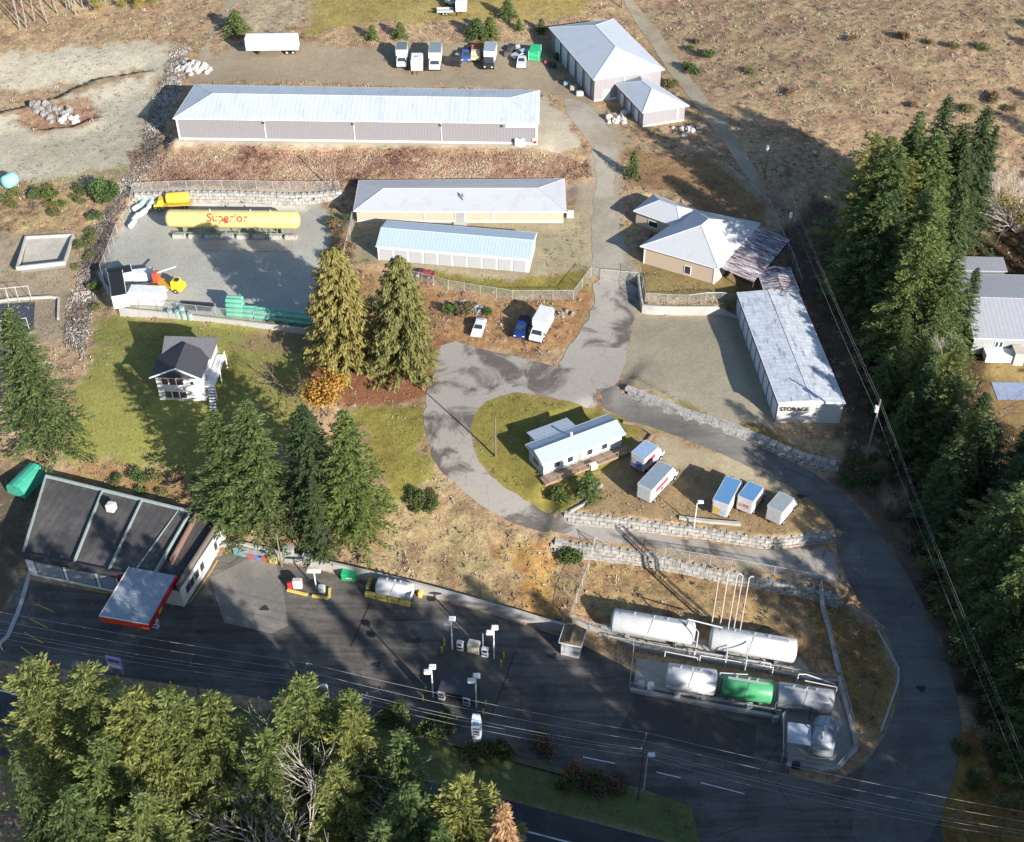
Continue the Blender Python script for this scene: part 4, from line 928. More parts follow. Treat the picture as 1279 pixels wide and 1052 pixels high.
# vent stacks
for k, (x, yb, yt) in enumerate(((888,786,721),(898,790,717),(906,806,719),(914,800,719),(921,806,722))):
    p = G(x, yb); h = up_height(p, yt); t = thing('vent_stack', ['leftmost of the five tall thin vent pipes behind the tanks','second of the five tall thin vent pipes from the left','middle one of the five tall thin vent pipes','fourth of the five tall thin vent pipes from the left','rightmost of the five tall thin vent pipes behind the tanks'][k], 'vent pipe', p, 0, 'tall vent pipes')
    MB().cyl((0,0,0), (0,0,h), .085, 8).build('pipe', M('pinkish_pipe', (.5,.44,.42), .5), t)
    MB().path([(0,0,h-.05), (.35*(-1)**k,.2,h+.15), (.6*(-1)**k,.2,h-.1)], .07).build('vent_head', MATS['pinkish_pipe'], t)
def pipe(pts, label, r=.08, mat=STEEL, name='pipe_run', cat='pipe'):
    """pts: (px, py, height above the ground)"""
    g = [G(x, y) for x, y, _ in pts]; o0 = g[0]; P = [(a[0]-o0[0], a[1]-o0[1], a[2]+h-o0[2]) for a, (_, _, h) in zip(g, pts)]
    o = MB().path(P, r, 6).build(name, mat); o.location = tuple(o0); return tag(o, label, cat)
pipe([(855,805,0),(855,805,5.2),(898,812,4.6)], 'white gantry pipe rising at the right end of the left white tank', .1)
pipe([(868,820,0),(868,820,5.0),(856,806,5.2)], 'tall thin white pipe between the two big white tanks')
pipe([(866,826,0),(866,826,2.2),(960,842,2.2),(962,842,0)], 'long white pipe rail over the fence behind the green tank')
pipe([(905,835,0),(905,835,3.4),(905,820,3.4)], 'short white pipe dropping from the right white tank')
pipe([(928,850,0),(928,850,4.2),(930,828,4.2)], 'white pipe arching from the right white tank to the green tank')
pipe([(952,838,0),(952,838,2.2)], 'single white standpipe in front of the right white tank')
pipe([(993,862,0),(993,862,3.3),(1002,862,3.3),(1040,868,2.2),(1042,868,0)], 'white goalpost pipe at the right corner of the fence')
pipe([(1000,885,0),(1000,885,4.0)], 'white standpipe at the left end of the streaked silver tank')
pipe([(966,893,0),(966,893,2.6),(1010,899,2.6),(1010,899,0)], 'dark pipe frame above the silver roofed platform', .07, M('dark_pipe', (.1,.1,.11)))
pipe([(830,868,.8),(895,878,.8)], 'thin silver pipe at the foot of the short white tank', .07, GALV)
pipe([(900,880,.9),(975,893,.9)], 'thin silver pipe at the foot of the green tank', .07, GALV)
pipe([(828,838,2.9),(828,838,4.0),(868,846,4.0),(868,846,3.6)], 'white pipe looping over the shorter white tank', .07)
pipe([(872,838,0),(872,838,3.2),(962,853,3.2),(962,853,0)], 'long white pipe frame above the green tank', .07)
pipe([(896,862,0),(896,862,3.6),(930,866,3.9)], 'short white pipe at the left end of the green tank', .07)
pipe([(1040,880,0),(1040,880,3.6),(1000,873,3.8)], 'white pipe across the top of the streaked silver tank', .07)
pipe([(760,800,0),(760,800,.9),(880,822,.9),(1000,842,.9)], 'long low grey pipe along the fence between the tank rows', .08, GALV)
pipe([(975,905,0),(975,905,2.4),(976,950,2.4),(976,950,0)], 'grey pipe frame down the left side of the loading platform', .07, GALV)
pipe([(1006,955,0),(1006,955,1.6),(1040,958,1.6),(1044,925,1.6)], 'grey handrail round the foot of the blue grey tank', .06, GALV)
for k in range(6):
    q = G(893.5, 868-k*3.2)
t = thing('access_ladder', 'black rung ladder between the short white tank and the green tank', 'ladder', G(895,871), R(80))
for s_ in (-.28,.28): MB().cyl((0,s_,0), (.5,s_,3.4), .05, 6).build('stile', CHASB, t)
for k in range(9): MB().cyl((.06*k,-.28,.35+.36*k), (.06*k,.28,.35+.36*k), .04, 6).build('rung', CHASB, t)
for (x, y), lb in (((845,872),'left control cabinet in front of the shorter white tank'), ((935,886),'grey control cabinet in front of the green tank'), ((968,902),'grey electrical cabinet at the corner by the platform')):
    o = MB().rbox((0,0,.6), (.8,.5,1.3), .05).build('control_cabinet', GALV); o.location = G(x, y); tag(o, lb, 'cabinet')
# platform
p = G(994, 938); t = thing('loading_platform', 'open loading shelter with flat silver roof and pumps beneath', 'shelter', p, R(-10))
MB().box((0,.4,3.0), (2.9,3.1,.12)).build('roof', M('silver_sheet', srgb(195,205,215,1.3), .4, .1, var=.15), t)
for x in (-1.35, 1.35):
    for y in (-1.0, 1.8): MB().box((x,y,1.5), (.1,.1,3.0)).build('post', GALV, t)
MB().rbox((0,-2.4,.5), (.9,.6,1.0)).build('pump', M('dark_pump', (.06,.06,.07)), t); MB().rbox((-.9,-2.6,.4), (.6,.5,.8)).build('pump', GALV, t)
MB().box((.2,1.9,1.6), (1.0,.2,.35)).build('red_panel', M('red_panel', (.4,.03,.03)), t)
for (x, y), lb in (((800,858),'pale square valve box inside the corner of the low fence'), ((812,860),'round topped white valve drum beside the pale box'), ):
    o = MB().rbox((0,0,.5), (.9,.8,1.0), .1).build('valve_box', GALV if x < 805 else TRIM); o.location = G(x, y); tag(o, lb, 'valve box')
# ================================================================== YARD LEFT
GT = M('sea_green_tank', (.13,.38,.27), .45, var=.15)
def small_tank(p, rz, L_, r, mat, label, group, zoff=0):
    o = MB().capsule((-L_/2, 0, r), (L_/2, 0, r), r, 14, .5).build('small_tank', mat, smooth=True); o.location = (p[0], p[1], p[2]+zoff+.1); o.rotation_euler = (0,0,rz)
    return tag(o, label, 'tank', group)
n_ = 0
A, B = G(298, 397), G(388, 408)
for lvl in range(4):
    for row in range(3 if lvl < 2 else 2):
        p = A+np.array([-.6, .2+row*.85+lvl*.3, 0]); small_tank(p, R(-6), 2.6, .4, GT, 'sea green tank in the %s layer of the tall stack' % ('bottom','second','third','top')[lvl], 'green tanks in the tall stack', lvl*.72)
for k in range(5):
    for row in range(2):
        for lvl in range(2):
            a = (k+.7)/5; p = A+(B-A)*a+np.array([0, .3+row*.85+lvl*.35, 0]); small_tank(p, R(-7), 2.7, .4, GT, 'sea green tank in the %s layer of the low row, %s' % (('bottom','top')[lvl], ('next to the tall stack','second place along','middle place','fourth place along','end nearest the golden cedar')[k]), 'green tanks in the low row', lvl*.72)
for k, (x, y) in enumerate(((213,395),(222,394),(230,398),(228,391),(238,399))):
    o = MB().cyl((0,0,0), (0,0,1.3), .45, 12).build('gas_cylinder', M('grey_green_cylinder', (.25,.36,.32), .5)); o.location = G(x, y); tag(o, 'upright grey green cylinder in the cluster under the crane truck', 'cylinder', 'upright cylinders by the crane truck')
for k in range(2):
    o = MB().box((0,0,.15), (5.5,.9,.3)).build('steel_rack', M('dark_rack', (.04,.04,.05), .7)); q = G(244+k*3, 386-k*5); o.location = q; o.rotation_euler = (0,0,R(-7)); tag(o, 'dark flat steel rack lying on the gravel, '+('nearer' if k == 0 else 'farther')+' one of two', 'rack', 'flat steel racks')
cols = [(.5,.56,.56), (.3,.48,.5), (.55,.5,.52), (.62,.64,.62)]
for k, (x, y) in enumerate(((172,262),(180,255),(187,260),(178,270),(170,275),(190,252),(183,266),(166,283))):
    p = G(x, y); small_tank(p, R(60+20*(k % 3)), 1.9, .5, M('pale_tank_%s' % ['grey','teal','pink','white'][k % 4], cols[k % 4], .5), 'small pale tank in the jumble by the top left fence corner', 'jumbled small tanks')
# ================================================================== VEHICLES
BLK = M('tyre_rubber', (.02,.02,.02), .9); RIM = M('wheel_rim', (.45,.45,.45), .4, .4); CHAS = M('chassis_black', (.03,.03,.03), .7)
LAMP = M('headlamp_glass', (.8,.8,.78), .2); TAIL = M('tail_lamp_red', (.5,.02,.02), .3); WS = M('windscreen', (.03,.04,.05), .08, spec=.7)
def wheels(t, xs_, w_, r):
    for x in xs_:
        for s in (-1, 1):
            o = MB().cyl((x, s*(w_/2-.28), r), (x, s*(w_/2-.01), r), r, 16).build('wheel', BLK, t); MB().cyl((x, s*(w_/2-.02), r), (x, s*(w_/2+.02), r), r*.55, 12).build('rim', RIM, o)
def prism(prof, w_, inset=0.0, zc=None):
    """side outline (x, z) swept across the width; points above zc pulled in by inset"""
    m = MB(); vs = []
    for s in (-1, 1):
        for x, z in prof: vs.append((x, s*(w_/2-(inset if zc and z > zc else 0)), z))
    n = len(prof); m.add(vs, [tuple(range(n)), tuple(range(2*n-1, n-1, -1))]+[((i+1) % n, i, n+i, n+(i+1) % n) for i in range(n)]); return m
def veh(f, r_, label, cat, name, group=None):
    A, B = G(*f), G(*r_); d = A-B; c = (A+B)/2; return thing(name, label, cat, c, math.atan2(d[1], d[0]), group), math.hypot(d[0], d[1])
def box_truck(f, r_, label, boxc=(.6,.6,.6), roofc=None, cabc=(.6,.6,.6), bh=2.5, w_=2.35, art=None, side=None):
    t, L_ = veh(f, r_, label, 'box truck', 'box_truck'); L_ = min(max(L_, 5.6), 10.5); h = L_/2; cabl = 1.9; z0 = .95
    bm = M('box_paint_%d_%d_%d' % tuple(int(q*99) for q in boxc), boxc, .5, var=.05, rib=1.2)
    x0, x1 = -h, h-cabl-.15
    b = MB().box(((x0+x1)/2, 0, z0+bh/2), (x1-x0, w_, bh)).build('cargo_box', bm, t)
    rc = roofc or boxc; MB().box(((x0+x1)/2, 0, z0+bh+.02), (x1-x0-.12, w_-.12, .06)).build('roof_panel', M('truck_roof_%d_%d_%d' % tuple(int(q*99) for q in rc), rc, .4, var=.1), b)
    fr = MB()
    for y in (-1, 1): fr.box(((x0+x1)/2, y*(w_/2), z0+bh), (x1-x0, .09, .1))
    for x in (x0, x1): fr.box((x, 0, z0+bh), (.1, w_+.02, .1))
    fr.build('edge_rail', M('edge_rail', (.5,.5,.5), .5), b)
    MB().box((x0-.03, 0, z0+bh*.47), (.05, w_*.88, bh*.88)).build('rear_door', M('rear_door_white', (.5,.5,.5), .5, rib=.4, ribdir=2), b)
    if art:
        for k, (yy, zz, ww, hh, cc) in enumerate(art): MB().box((x0-.07, yy, z0+zz), (.03, ww, hh)).build('door_picture', M('picture_%d_%d_%d' % tuple(int(q*99) for q in cc), cc, .5, var=.5, scale=2.5), b)
    if side:
        for s in (-1, 1): MB().box(((x0+x1)/2, s*(w_/2+.02), z0+bh*.55), ((x1-x0)*.55, .03, bh*.3)).build('side_stripe', M('stripe_%d_%d_%d' % tuple(int(q*99) for q in side), side, .5, var=.4, scale=2.), b)
    cb = M('cab_paint_%d_%d_%d' % tuple(int(q*99) for q in cabc), cabc, .35, var=.03)
    c0 = h-cabl; c = prism([(c0,.55),(h-.05,.55),(h,.95),(h-.15,1.35),(h-.75,1.5),(h-1.05,2.25),(c0,2.3)], w_*.88, .12, 1.6).build('cab', cb, t)
    MB().add([(h-.73,-w_*.38,1.52),(h-.73,w_*.38,1.52),(h-1.03,w_*.34,2.2),(h-1.03,-w_*.34,2.2)], [(0,1,2,3)]).build('windscreen', WS, c)
    for s in (-1, 1):
        MB().box((h-1.35, s*(w_*.385), 1.85), (.65,.05,.5)).build('side_window', WS, c); MB().box((h-.02, s*w_*.32, .95), (.06,.3,.2)).build('headlight', LAMP, c)
        MB().box((x0+.1, s*w_*.42, .8), (.3,.16,.14)).build('tail_light', TAIL, t)
    for s in (-1, 1): MB().box((h-.85, s*(w_/2+.08), 1.85), (.12,.14,.45)).build('mirror', CHAS, c); MB().box(((x0+x1)/2, s*(w_/2-.02), z0-.05), (x1-x0,.08,.16)).build('side_rail', CHAS, t)
    MB().box((x1+.05, 0, 1.5), (.12, w_*.8, 1.2)).build('bulkhead', CHAS, t)
    MB().box((-.3, 0, .75), (L_-1.0, .9, .3)).build('chassis', CHAS, t); MB().box((h+.02,0,.6), (.15,w_*.85,.25)).build('bumper', CHAS, c)
    wheels(t, (h-1.05, -h+1.3), w_, .45)
    return t
ROOFSKY = (.11,.25,.44)  # sky reflected in the truck roofs is put into their base colour
box_truck((668,432), (683,403), 'white box truck parked beside the blue pickup on the dirt above the loop road', (.66,.66,.65))
box_truck((822,566), (795,592), 'short box truck with coloured pictures and roof in pale reflected-sky blue, behind the longer white one', (.45,.42,.45), (.26,.36,.50), art=[(-.4,.9,1.0,1.4,(.1,.16,.4)), (.5,1.1,.8,1.2,(.45,.4,.42))], side=(.35,.05,.08))
box_truck((839,591), (803,631), 'long white box truck with grey roof and a red side stripe below the office', (.6,.6,.58), (.22,.27,.32), side=(.45,.08,.1))
box_truck((919,608), (897,650), 'longest box truck with roof in reflected-sky blue and yellow picture on its rear', (.5,.5,.5), ROOFSKY, art=[(.55,.8,.9,1.3,(.55,.36,.08)), (-.4,.7,.9,.9,(.35,.45,.5))])
box_truck((948,617), (928,644), 'short box truck with roof in reflected-sky blue and pink fruit picture on the rear', (.55,.52,.5), ROOFSKY, art=[(-.3,1.2,.8,.6,(.5,.2,.16)), (.5,1.1,.6,.6,(.5,.25,.2))])
box_truck((986,632), (965,656), 'short white box truck with grey roof at the right end of the row', (.52,.53,.54), (.27,.31,.33))
box_truck((502,89), (503,70), 'white truck with dark roof, leftmost in the top yard row', (.6,.6,.58), (.13,.15,.17))
box_truck((543,93), (545,70), 'white truck with long grey roof, third in the top yard row', (.6,.6,.58), (.2,.23,.25), w_=2.6)
box_truck((610,91), (614,70), 'white box truck with grey roof and black cab in the top yard', (.62,.62,.62), (.27,.33,.38), (.03,.03,.03))
def camper(f, r_, label, w_=2.4, h_=2.4):
    t, L_ = veh(f, r_, label, 'camper trailer', 'camper_trailer'); h = L_/2
    b = prism([(-h,.7),(-h,h_+.2),(-h+.3,h_+.4),(h-.6,h_+.4),(h,h_-.3),(h-.3,.7)], w_).build('trailer_body', M('trailer_white', (.64,.64,.62), .5, var=.05), t)
    MB().box((0,0,h_+.45), (.6,.6,.15)).build('roof_vent', GALV, b); MB().box((h-.9, w_/2+.01, 1.8), (.9,.04,.6)).build('window', WS, b); MB().box((-h*.3, -w_/2-.01, 1.8), (.9,.04,.6)).build('window', WS, b)
    MB().box((h+.5, 0, .55), (1.3,.15,.15)).build('drawbar', CHAS, t); wheels(t, (-.4,.4), w_, .35); return t
camper((521,94), (522,80), 'white camper trailer between the two white trucks in the top yard')
camper((576,20), (577,7), 'white camper trailer on the top grass')
camper((558,9), (570,4), 'small white trailer at the very top edge of the grass', 2.0, 1.9)
def car(f, r_, label, paint, name='parked_car', pickup=False, cat='car'):
    t, L_ = veh(f, r_, label, cat, name); L_ = 4.5 if not pickup else 5.6; h = L_/2; w_ = 1.8 if not pickup else 2.0
    pm = M('car_paint_%d_%d_%d' % tuple(int(q*99) for q in paint), paint, .25, var=.03, spec=.5)
    if not pickup:
        b = prism([(-h,.35),(h,.35),(h,.7),(h-.25,.85),(h-1.3,.98),(-h+.6,1.0),(-h,.9)], w_, .06, .8).build('body', pm, t)
        c = prism([(h-1.3,.96),(h-2.0,1.42),(-h+1.1,1.42),(-h+.35,.98)], w_*.86, .14, 1.2).build('roof', pm, b)
        MB().add([(h-1.36,-.68,1.01),(h-1.36,.68,1.01),(h-1.97,.58,1.42),(h-1.97,-.58,1.42)], [(0,1,2,3)]).build('windscreen', WS, t)
        MB().add([(-h+.42,.66,1.03),(-h+.42,-.66,1.03),(-h+1.08,-.58,1.43),(-h+1.08,.58,1.43)], [(0,1,2,3)]).build('rear_window', WS, t)
        for s in (-1, 1): MB().box((-.15, s*w_*.395, 1.18), (1.9,.04,.28)).build('side_window', WS, t)
    else:
        b = prism([(-h,.5),(h,.5),(h,1.0),(h-.2,1.12),(h-1.5,1.2),(-h,1.1)], w_, .06, .9).build('body', pm, t)
        prism([(h-1.4,1.15),(h-2.0,1.75),(-.3,1.75),(-.45,1.15)], w_*.88, .14, 1.4).build('cab', pm, b)
        MB().add([(h-1.44,-.72,1.22),(h-1.44,.72,1.22),(h-1.97,.62,1.72),(h-1.97,-.62,1.72)], [(0,1,2,3)]).build('windscreen', WS, t)
        MB().box((-h+1.2,0,1.13), (2.1,w_*.78,.12)).build('load_bed', CHAS, t)
        for s in (-1, 1): MB().box((.35, s*w_*.40, 1.48), (1.2,.04,.32)).build('side_window', WS, t)
    for s in (-1, 1):
        MB().box((h-.02, s*w_*.36, .72 if not pickup else .88), (.08,.35,.16)).build('headlight', LAMP, b); MB().box((-h+.0, s*w_*.38, .8), (.06,.28,.16)).build('tail_light', TAIL, b)
    wheels(t, (h-.85, -h+.9), w_, .33 if not pickup else .4); return t
car((595,423), (601,403), 'white hatchback parked alone on the dirt below the boulders', (.66,.66,.66))
car((648,427), (656,399), 'dark blue pickup parked beside the white box truck', (.015,.035,.16), 'pickup_truck', True, 'pickup')
car((582,79), (583,66), 'blue pickup in the middle of the top yard row', (.05,.1,.3), 'pickup_truck', True, 'pickup')
car((651,87), (652,73), 'white pickup near the green container in the top yard', (.6,.6,.6), 'pickup_truck', True, 'pickup')
car((645,73), (657,69), 'pale grey van wedged between junk and the green container', (.4,.46,.46), 'parked_van', False, 'van')
# flatbeds
def flatbed(f, r_, label, deck, cab, load=None, cat='flatbed truck', name='flatbed_truck'):
    t, L_ = veh(f, r_, label, cat, name); h = L_/2
    MB().box((-.8,0,1.0), (L_-1.8,2.2,.18)).build('deck', M('deck_%d_%d_%d' % tuple(int(q*99) for q in deck), deck, .7, var=.3), t)
    cb = M('cab_paint_%d_%d_%d' % tuple(int(q*99) for q in cab), cab, .35, var=.03)
    c = prism([(h-1.8,.5),(h,.5),(h,1.2),(h-.6,1.35),(h-.95,2.1),(h-1.8,2.15)], 2.0, .12, 1.5).build('cab', cb, t)
    MB().add([(h-.62,-.8,1.38),(h-.62,.8,1.38),(h-.93,.7,2.05),(h-.93,-.7,2.05)], [(0,1,2,3)]).build('windscreen', WS, c)
    MB().box((0,0,.75), (L_-.8,.8,.3)).build('chassis', CHAS, t); wheels(t, (h-1.0, -h+1.2), 2.2, .42)
    if load: load(t, h)
    return t
flatbed((568,87), (577,70), 'tilted tow truck with tan deck and black cab in the top yard', (.4,.33,.24), (.03,.03,.03))
def orange_load(t, h):
    for k in range(4): MB().box((-h+.8+k*1.1, 0, 1.4), (.7,1.9,.5)).build('orange_crate', M('rusty_orange', (.45,.12,.05), .7, var=.3), t)
flatbed((594,80), (595,62), 'truck loaded with rusty orange crates in the top yard', (.4,.3,.2), (.5,.4,.25), orange_load)
def tankload(t, h):
    MB().capsule((-h+.6,0,2.1), (h-2.6,0,2.1), 1.05, 20, .4).build('tank_barrel', M('yellow_barrel', (.72,.50,.06), .4, var=.08), t, smooth=True)
flatbed((194,262), (240,257), 'yellow tanker truck tucked behind the left end of the long yellow tank', (.5,.35,.05), (.72,.50,.05), tankload, 'tanker truck', 'tanker_truck')
def crane(t, h):
    MB().box((-h+.9,0,2.0), (.9,1.2,2.0)).build('crane_mast', M('crane_red', (.5,.1,.05)), t); MB().cyl((-h+1.0,0,2.8), (h-1.0,.4,4.6), .13, 8).build('crane_boom', TRIM, t)
    for s in (-1, 1): MB().box((h-2.4, s*1.7, .7), (.2,1.3,.15)).build('outrigger', TRIM, t)
    MB().rbox((h-1.0,0,2.2), (.7,.9,.25)).build('roof_light', WS, t)
flatbed((230,364), (192,357), 'bright yellow crane truck on the gravel beside the white van bodies', (.5,.32,.04), (.75,.52,.03), crane, 'crane truck', 'crane_truck')
# semi trailer
t, L_ = veh((309,68), (374,64), 'long white semi-trailer parked alone at the top left of the yard', 'semi-trailer', 'semi_trailer'); h = L_/2
b = MB().rbox((0,0,2.45), (L_,2.5,2.7), .12).build('trailer_body', M('trailer_body_white', (.66,.66,.66), .5, var=.04, rib=1.2), t)
MB().box((0,0,3.83), (L_-.3,2.3,.04)).build('roof_panel', TRIM, b); MB().box((h-2.5,0,.6), (.2,1.8,1.1)).build('landing_leg', CHAS, t); wheels(t, (-h+1.2,-h+2.5), 2.5, .5); MB().box((-h+1.8,0,1.0), (3.2,1.2,.25)).build('bogie', CHAS, t)
# small tractor
t, L_ = veh((536,346), (520,345), 'small dark red tractor parked on the grass beneath the white unit row', 'tractor', 'tractor')
m = MB(); m.rbox((.8,0,.95), (1.6,.8,.7)); m.build('bonnet', M('maroon_paint', (.22,.04,.05), .5), t); MB().rbox((-.5,0,.9), (1.2,1.0,.5)).build('rear_body', MATS['maroon_paint'], t)
MB().rbox((-.6,0,1.4), (.5,.6,.5)).build('seat', CHAS, t); MB().box((1.9,0,.5), (.3,1.8,.7)).build('front_bucket', MATS['maroon_paint'], t); wheels(t, (1.2,), 1.4, .35); wheels(t, (-.7,), 1.6, .6)
# containers & van bodies in the left yard
def container(c, rz, dims, label, col_, top=None, name='storage_container', cat='container', rib=.3):
    p = G(*c); t = thing(name, label, cat, p, rz); l, w_, h = dims
    b = MB().box((0,0,h/2+.15), (l,w_,h)).build('container_body', M('cont_%d_%d_%d' % tuple(int(q*99) for q in col_), col_, .6, var=.08, rib=rib), t)
    tc_ = top or col_; MB().box((0,0,h+.18), (l-.2,w_-.2,.1)).build('roof', M('ctop_%d_%d_%d' % tuple(int(q*99) for q in tc_), tc_, .7, var=.2), b)
    f = MB()
    for sx in (-1,1):
        for sy in (-1,1): f.box((sx*(l/2-.02), sy*(w_/2-.02), h/2+.15), (.12,.12,h+.08))
    f.build('corner_post', M('corner_grey', (.4,.4,.4)), b)
    MB().box((l/2+.03,0,h/2+.1), (.06,w_*.8,h*.85)).build('end_door', M('end_door_grey', (.45,.45,.44), .5, rib=.3, ribdir=2), t); return t
container((150,370), R(108), (7.5,2.5,2.5), 'white container with black roof in the lower left corner of the tank yard', (.6,.6,.6), (.02,.02,.022))
container((152,352), R(20), (4.2,2.3,2.2), 'second dark roofed white container behind the first, forming an L', (.5,.5,.5), (.02,.02,.022))
container((186,377), R(-4), (5.8,2.4,2.4), 'white van body standing on the gravel beside the crane truck', (.66,.66,.65), name='van_body', cat='van body')
container((180,349), R(12), (3.6,1.9,1.5), 'small white box trailer behind the white van body', (.66,.66,.66), name='box_trailer', cat='trailer')
container((668,72), R(80), (3.6,2.2,2.0), 'bright green container in the shadow of the workshop', (.03,.42,.18))
container((662,160), R(85), (1.6,1.2,1.4), 'small white cabinet at the right end of the warehouse wall', (.62,.62,.62), name='cabinet', cat='cabinet')
container((712,272), R(0), (1.2,.8,1.2), 'small white box outside the right end of the tan long building', (.62,.62,.62), name='cabinet', cat='cabinet')
for k, (x, y) in enumerate(((645,182),(649,183),(653,182))):
    o = MB().cyl((0,0,0), (0,0,1.4), .4, 12).build('gas_cylinder', TRIM); o.location = G(x, y); tag(o, 'white upright gas cylinder at the right end of the warehouse front', 'cylinder', 'white cylinders by the warehouse')
t = thing('flower_stand', 'red and white rack standing by the warehouse corner', 'rack', G(668,180)); MB().box((0,0,.6), (.9,.5,1.2)).build('rack_frame', TRIM, t); MB().box((0,-.27,.5), (.7,.05,.6)).build('rack_panel', REDP, t)
# junk in the top yard
for k, (x, y, d, c_) in enumerate(((634,70,(1.6,1.2,1.0),(.1,.08,.07)),(640,72,(1.3,1.0,.8),(.2,.17,.14)),(638,64,(2.0,1.3,1.1),(.06,.06,.06)),(646,62,(1.2,1.1,1.3),(.3,.28,.26)),(690,84,(1.5,1.2,.9),(.05,.05,.06)),(683,80,(1.2,.8,.7),(.35,.1,.08)),(697,74,(1.6,1.2,1.4),(.04,.06,.05)))):
    o = MB().rbox((0,0,d[2]/2), d, .15).build('scrap_crate', M('scrap_%d' % k, c_, .7, var=.4)); o.location = G(x, y); o.rotation_euler = (0,0,k*.6); tag(o, 'weathered scrap crate in the junk near the workshop', 'crate', 'scrap in the top yard')
for k, (x, y) in enumerate(((700,99),(708,107),(716,112),(724,119))):
    o = MB().rbox((0,0,.45), (1.5,.9,.9), .15).build('stored_crate', M('stored_%d' % k, [(.3,.2,.14),(.2,.25,.3),(.35,.3,.25),(.5,.5,.48)][k], .7, var=.3)); o.location = G(x, y); tag(o, 'stored crate in front of the workshop roller doors', 'crate', 'crates before the roller doors')
# utility trailer top
t, L_ = veh((545,18), (567,17), 'empty grey utility trailer on the top grass beside the camper', 'utility trailer', 'utility_trailer'); MB().box((0,0,.7), (3.6,1.8,.12)).build('deck', GALV, t)
for s in (-1,1): MB().box((0,s*.9,.95), (3.6,.06,.4)).build('side_rail', GALV, t)
MB().box((2.4,0,.6), (1.3,.12,.12)).build('drawbar', CHAS, t); wheels(t, (-.3,.4), 1.9, .33)
# teal tank & green tarp
o = MB().capsule((-.9,0,1.3), (.9,0,1.3), 1.3, 18, .5).build('water_tank', M('turquoise_tank', (.25,.58,.52), .5), smooth=True); o.location = G(14,233); o.rotation_euler = (0,0,R(60)); tag(o, 'turquoise water tank in scrub at the far left', 'water tank')
p = G(34,606); t = thing('tarp_shelter', 'green tarpaulin tunnel shelter behind the gas station', 'shelter', p, R(68)); GRN = M('green_tarpaulin', (.05,.32,.22), .5, var=.25, scale=.8)
m = MB(); nn = 8; vs = []
for x in (-2.6, 0, 2.6):
    for k in range(nn+1): a = math.pi*k/nn; vs.append((x+.1*math.sin(k), -math.cos(a)*1.7, math.sin(a)**.7*2.4))
fs = [(r*(nn+1)+k, r*(nn+1)+k+1, (r+1)*(nn+1)+k+1, (r+1)*(nn+1)+k) for r in range(2) for k in range(nn)]+[tuple(range(nn, -1, -1)), tuple(range(2*(nn+1), 3*(nn+1)))]
m.add(vs, fs).build('tarpaulin', GRN, t); MB().box((2.63,0,.9), (.06,1.4,1.7)).build('door_flap', M('dark_green_flap', (.02,.12,.09), .7), t)
# ================================================================== FORECOURT
BOL = M('bollard_yellow', (.62,.48,.03), .5)
for x, y in ((555,806),(552,815),(629,822),(626,832),(532,865),(528,875),(607,882),(604,893)):
    o = MB().cyl((0,0,-.1), (0,0,1.15), .13, 10).build('bollard', BOL); o.location = G(x, y)
    isl = 'upper' if y < 850 else 'lower'; side = 'left' if x < 580 else 'right'
    tag(o, 'yellow steel bollard guarding the %s end of the %s pump island' % (side, isl), 'bollard', 'bollards at the %s end of the %s pump island' % (side, isl))
for (x, yb, yt), lb in (((565,811,772),'left lamp post of the upper pump island'), ((617,823,783),'right lamp post of the upper pump island'), ((541,871,832),'left lamp post of the lower pump island'), ((595,884,843),'right lamp post of the lower pump island')):
    p = G(x, yb); h = up_height(p, yt); t = thing('lamp_post', 'white '+lb+' with two square heads', 'lamp post', p)
    MB().cyl((0,0,0), (0,0,h-.1), .12, 8, .09).build('pole', TRIM, t)
    for dx, dz in ((.15,0),(-.55,-1.0)): MB().rbox((dx,-.1,h+dz), (.95,.75,.3), .1).build('lamp_head', TRIM, t)
    MB().box((-.2,0,h-1.1), (.6,.08,.08)).build('arm', TRIM, t)
for (x, y), lb in (((575,811),'left white fuel pump on the upper island'), ((606,819),'right white fuel pump on the upper island'), ((552,872),'left fuel pump on the lower island'), ((583,880),'right fuel pump on the lower island'), ((195,783),'fuel pump by the red canopy corner')):
    t = thing('fuel_pump', lb, 'fuel pump', G(x, y), R(-15)); b = MB().rbox((0,0,.8), (.95,.6,1.6), .06).build('pump_body', TRIM, t)
    MB().box((0,-.32,1.2), (.6,.04,.4)).build('display', WS, b); MB().box((0,-.31,.5), (.8,.03,.35)).build('lower_panel', M('blue_panel', (.1,.15,.3)), b); MB().path([(.52,0,1.3),(.62,-.1,.5),(.52,-.1,1.0)], .04).build('hose', CHAS, t)
p = G(592,813); t = thing('equipment_cabinet', 'cream cabinet with a mast in the middle of the upper pump island', 'cabinet', p, R(-15)); MB().rbox((0,0,.9), (1.7,1.1,1.8), .1).build('cabinet_body', M('cream_cabinet', (.5,.48,.36)), t); MB().cyl((1.3,0,0), (1.3,0,4.0), .06, 6).build('mast', GALV, t)
for (x, y), s_, lb in (((566,868),1.0,'dark open steel shelter roof on the lower pump island'), ((587,873),.6,'smaller dark shelter roof right of the larger one')):
    t = thing('steel_shelter', lb, 'shelter', G(x, y), R(-15)); MB().slab([(-1.7*s_,-1.1,1.7),(1.7*s_,-1.1,1.7),(1.7*s_,1.1,2.2),(-1.7*s_,1.1,2.2)], .1).build('roof', M('dark_sheet_roof', (.07,.075,.08), .6), t)
    for a in (-1,1):
        for b_ in (-1,1): MB().box((a*1.6*s_,b_,.95), (.08,.08,1.9)).build('post', CHAS, t)
    MB().rbox((0,0,.5), (1.8*s_,1.0,1.0), .1).build('tank_rack', M('rack_black', (.03,.03,.03)), t)
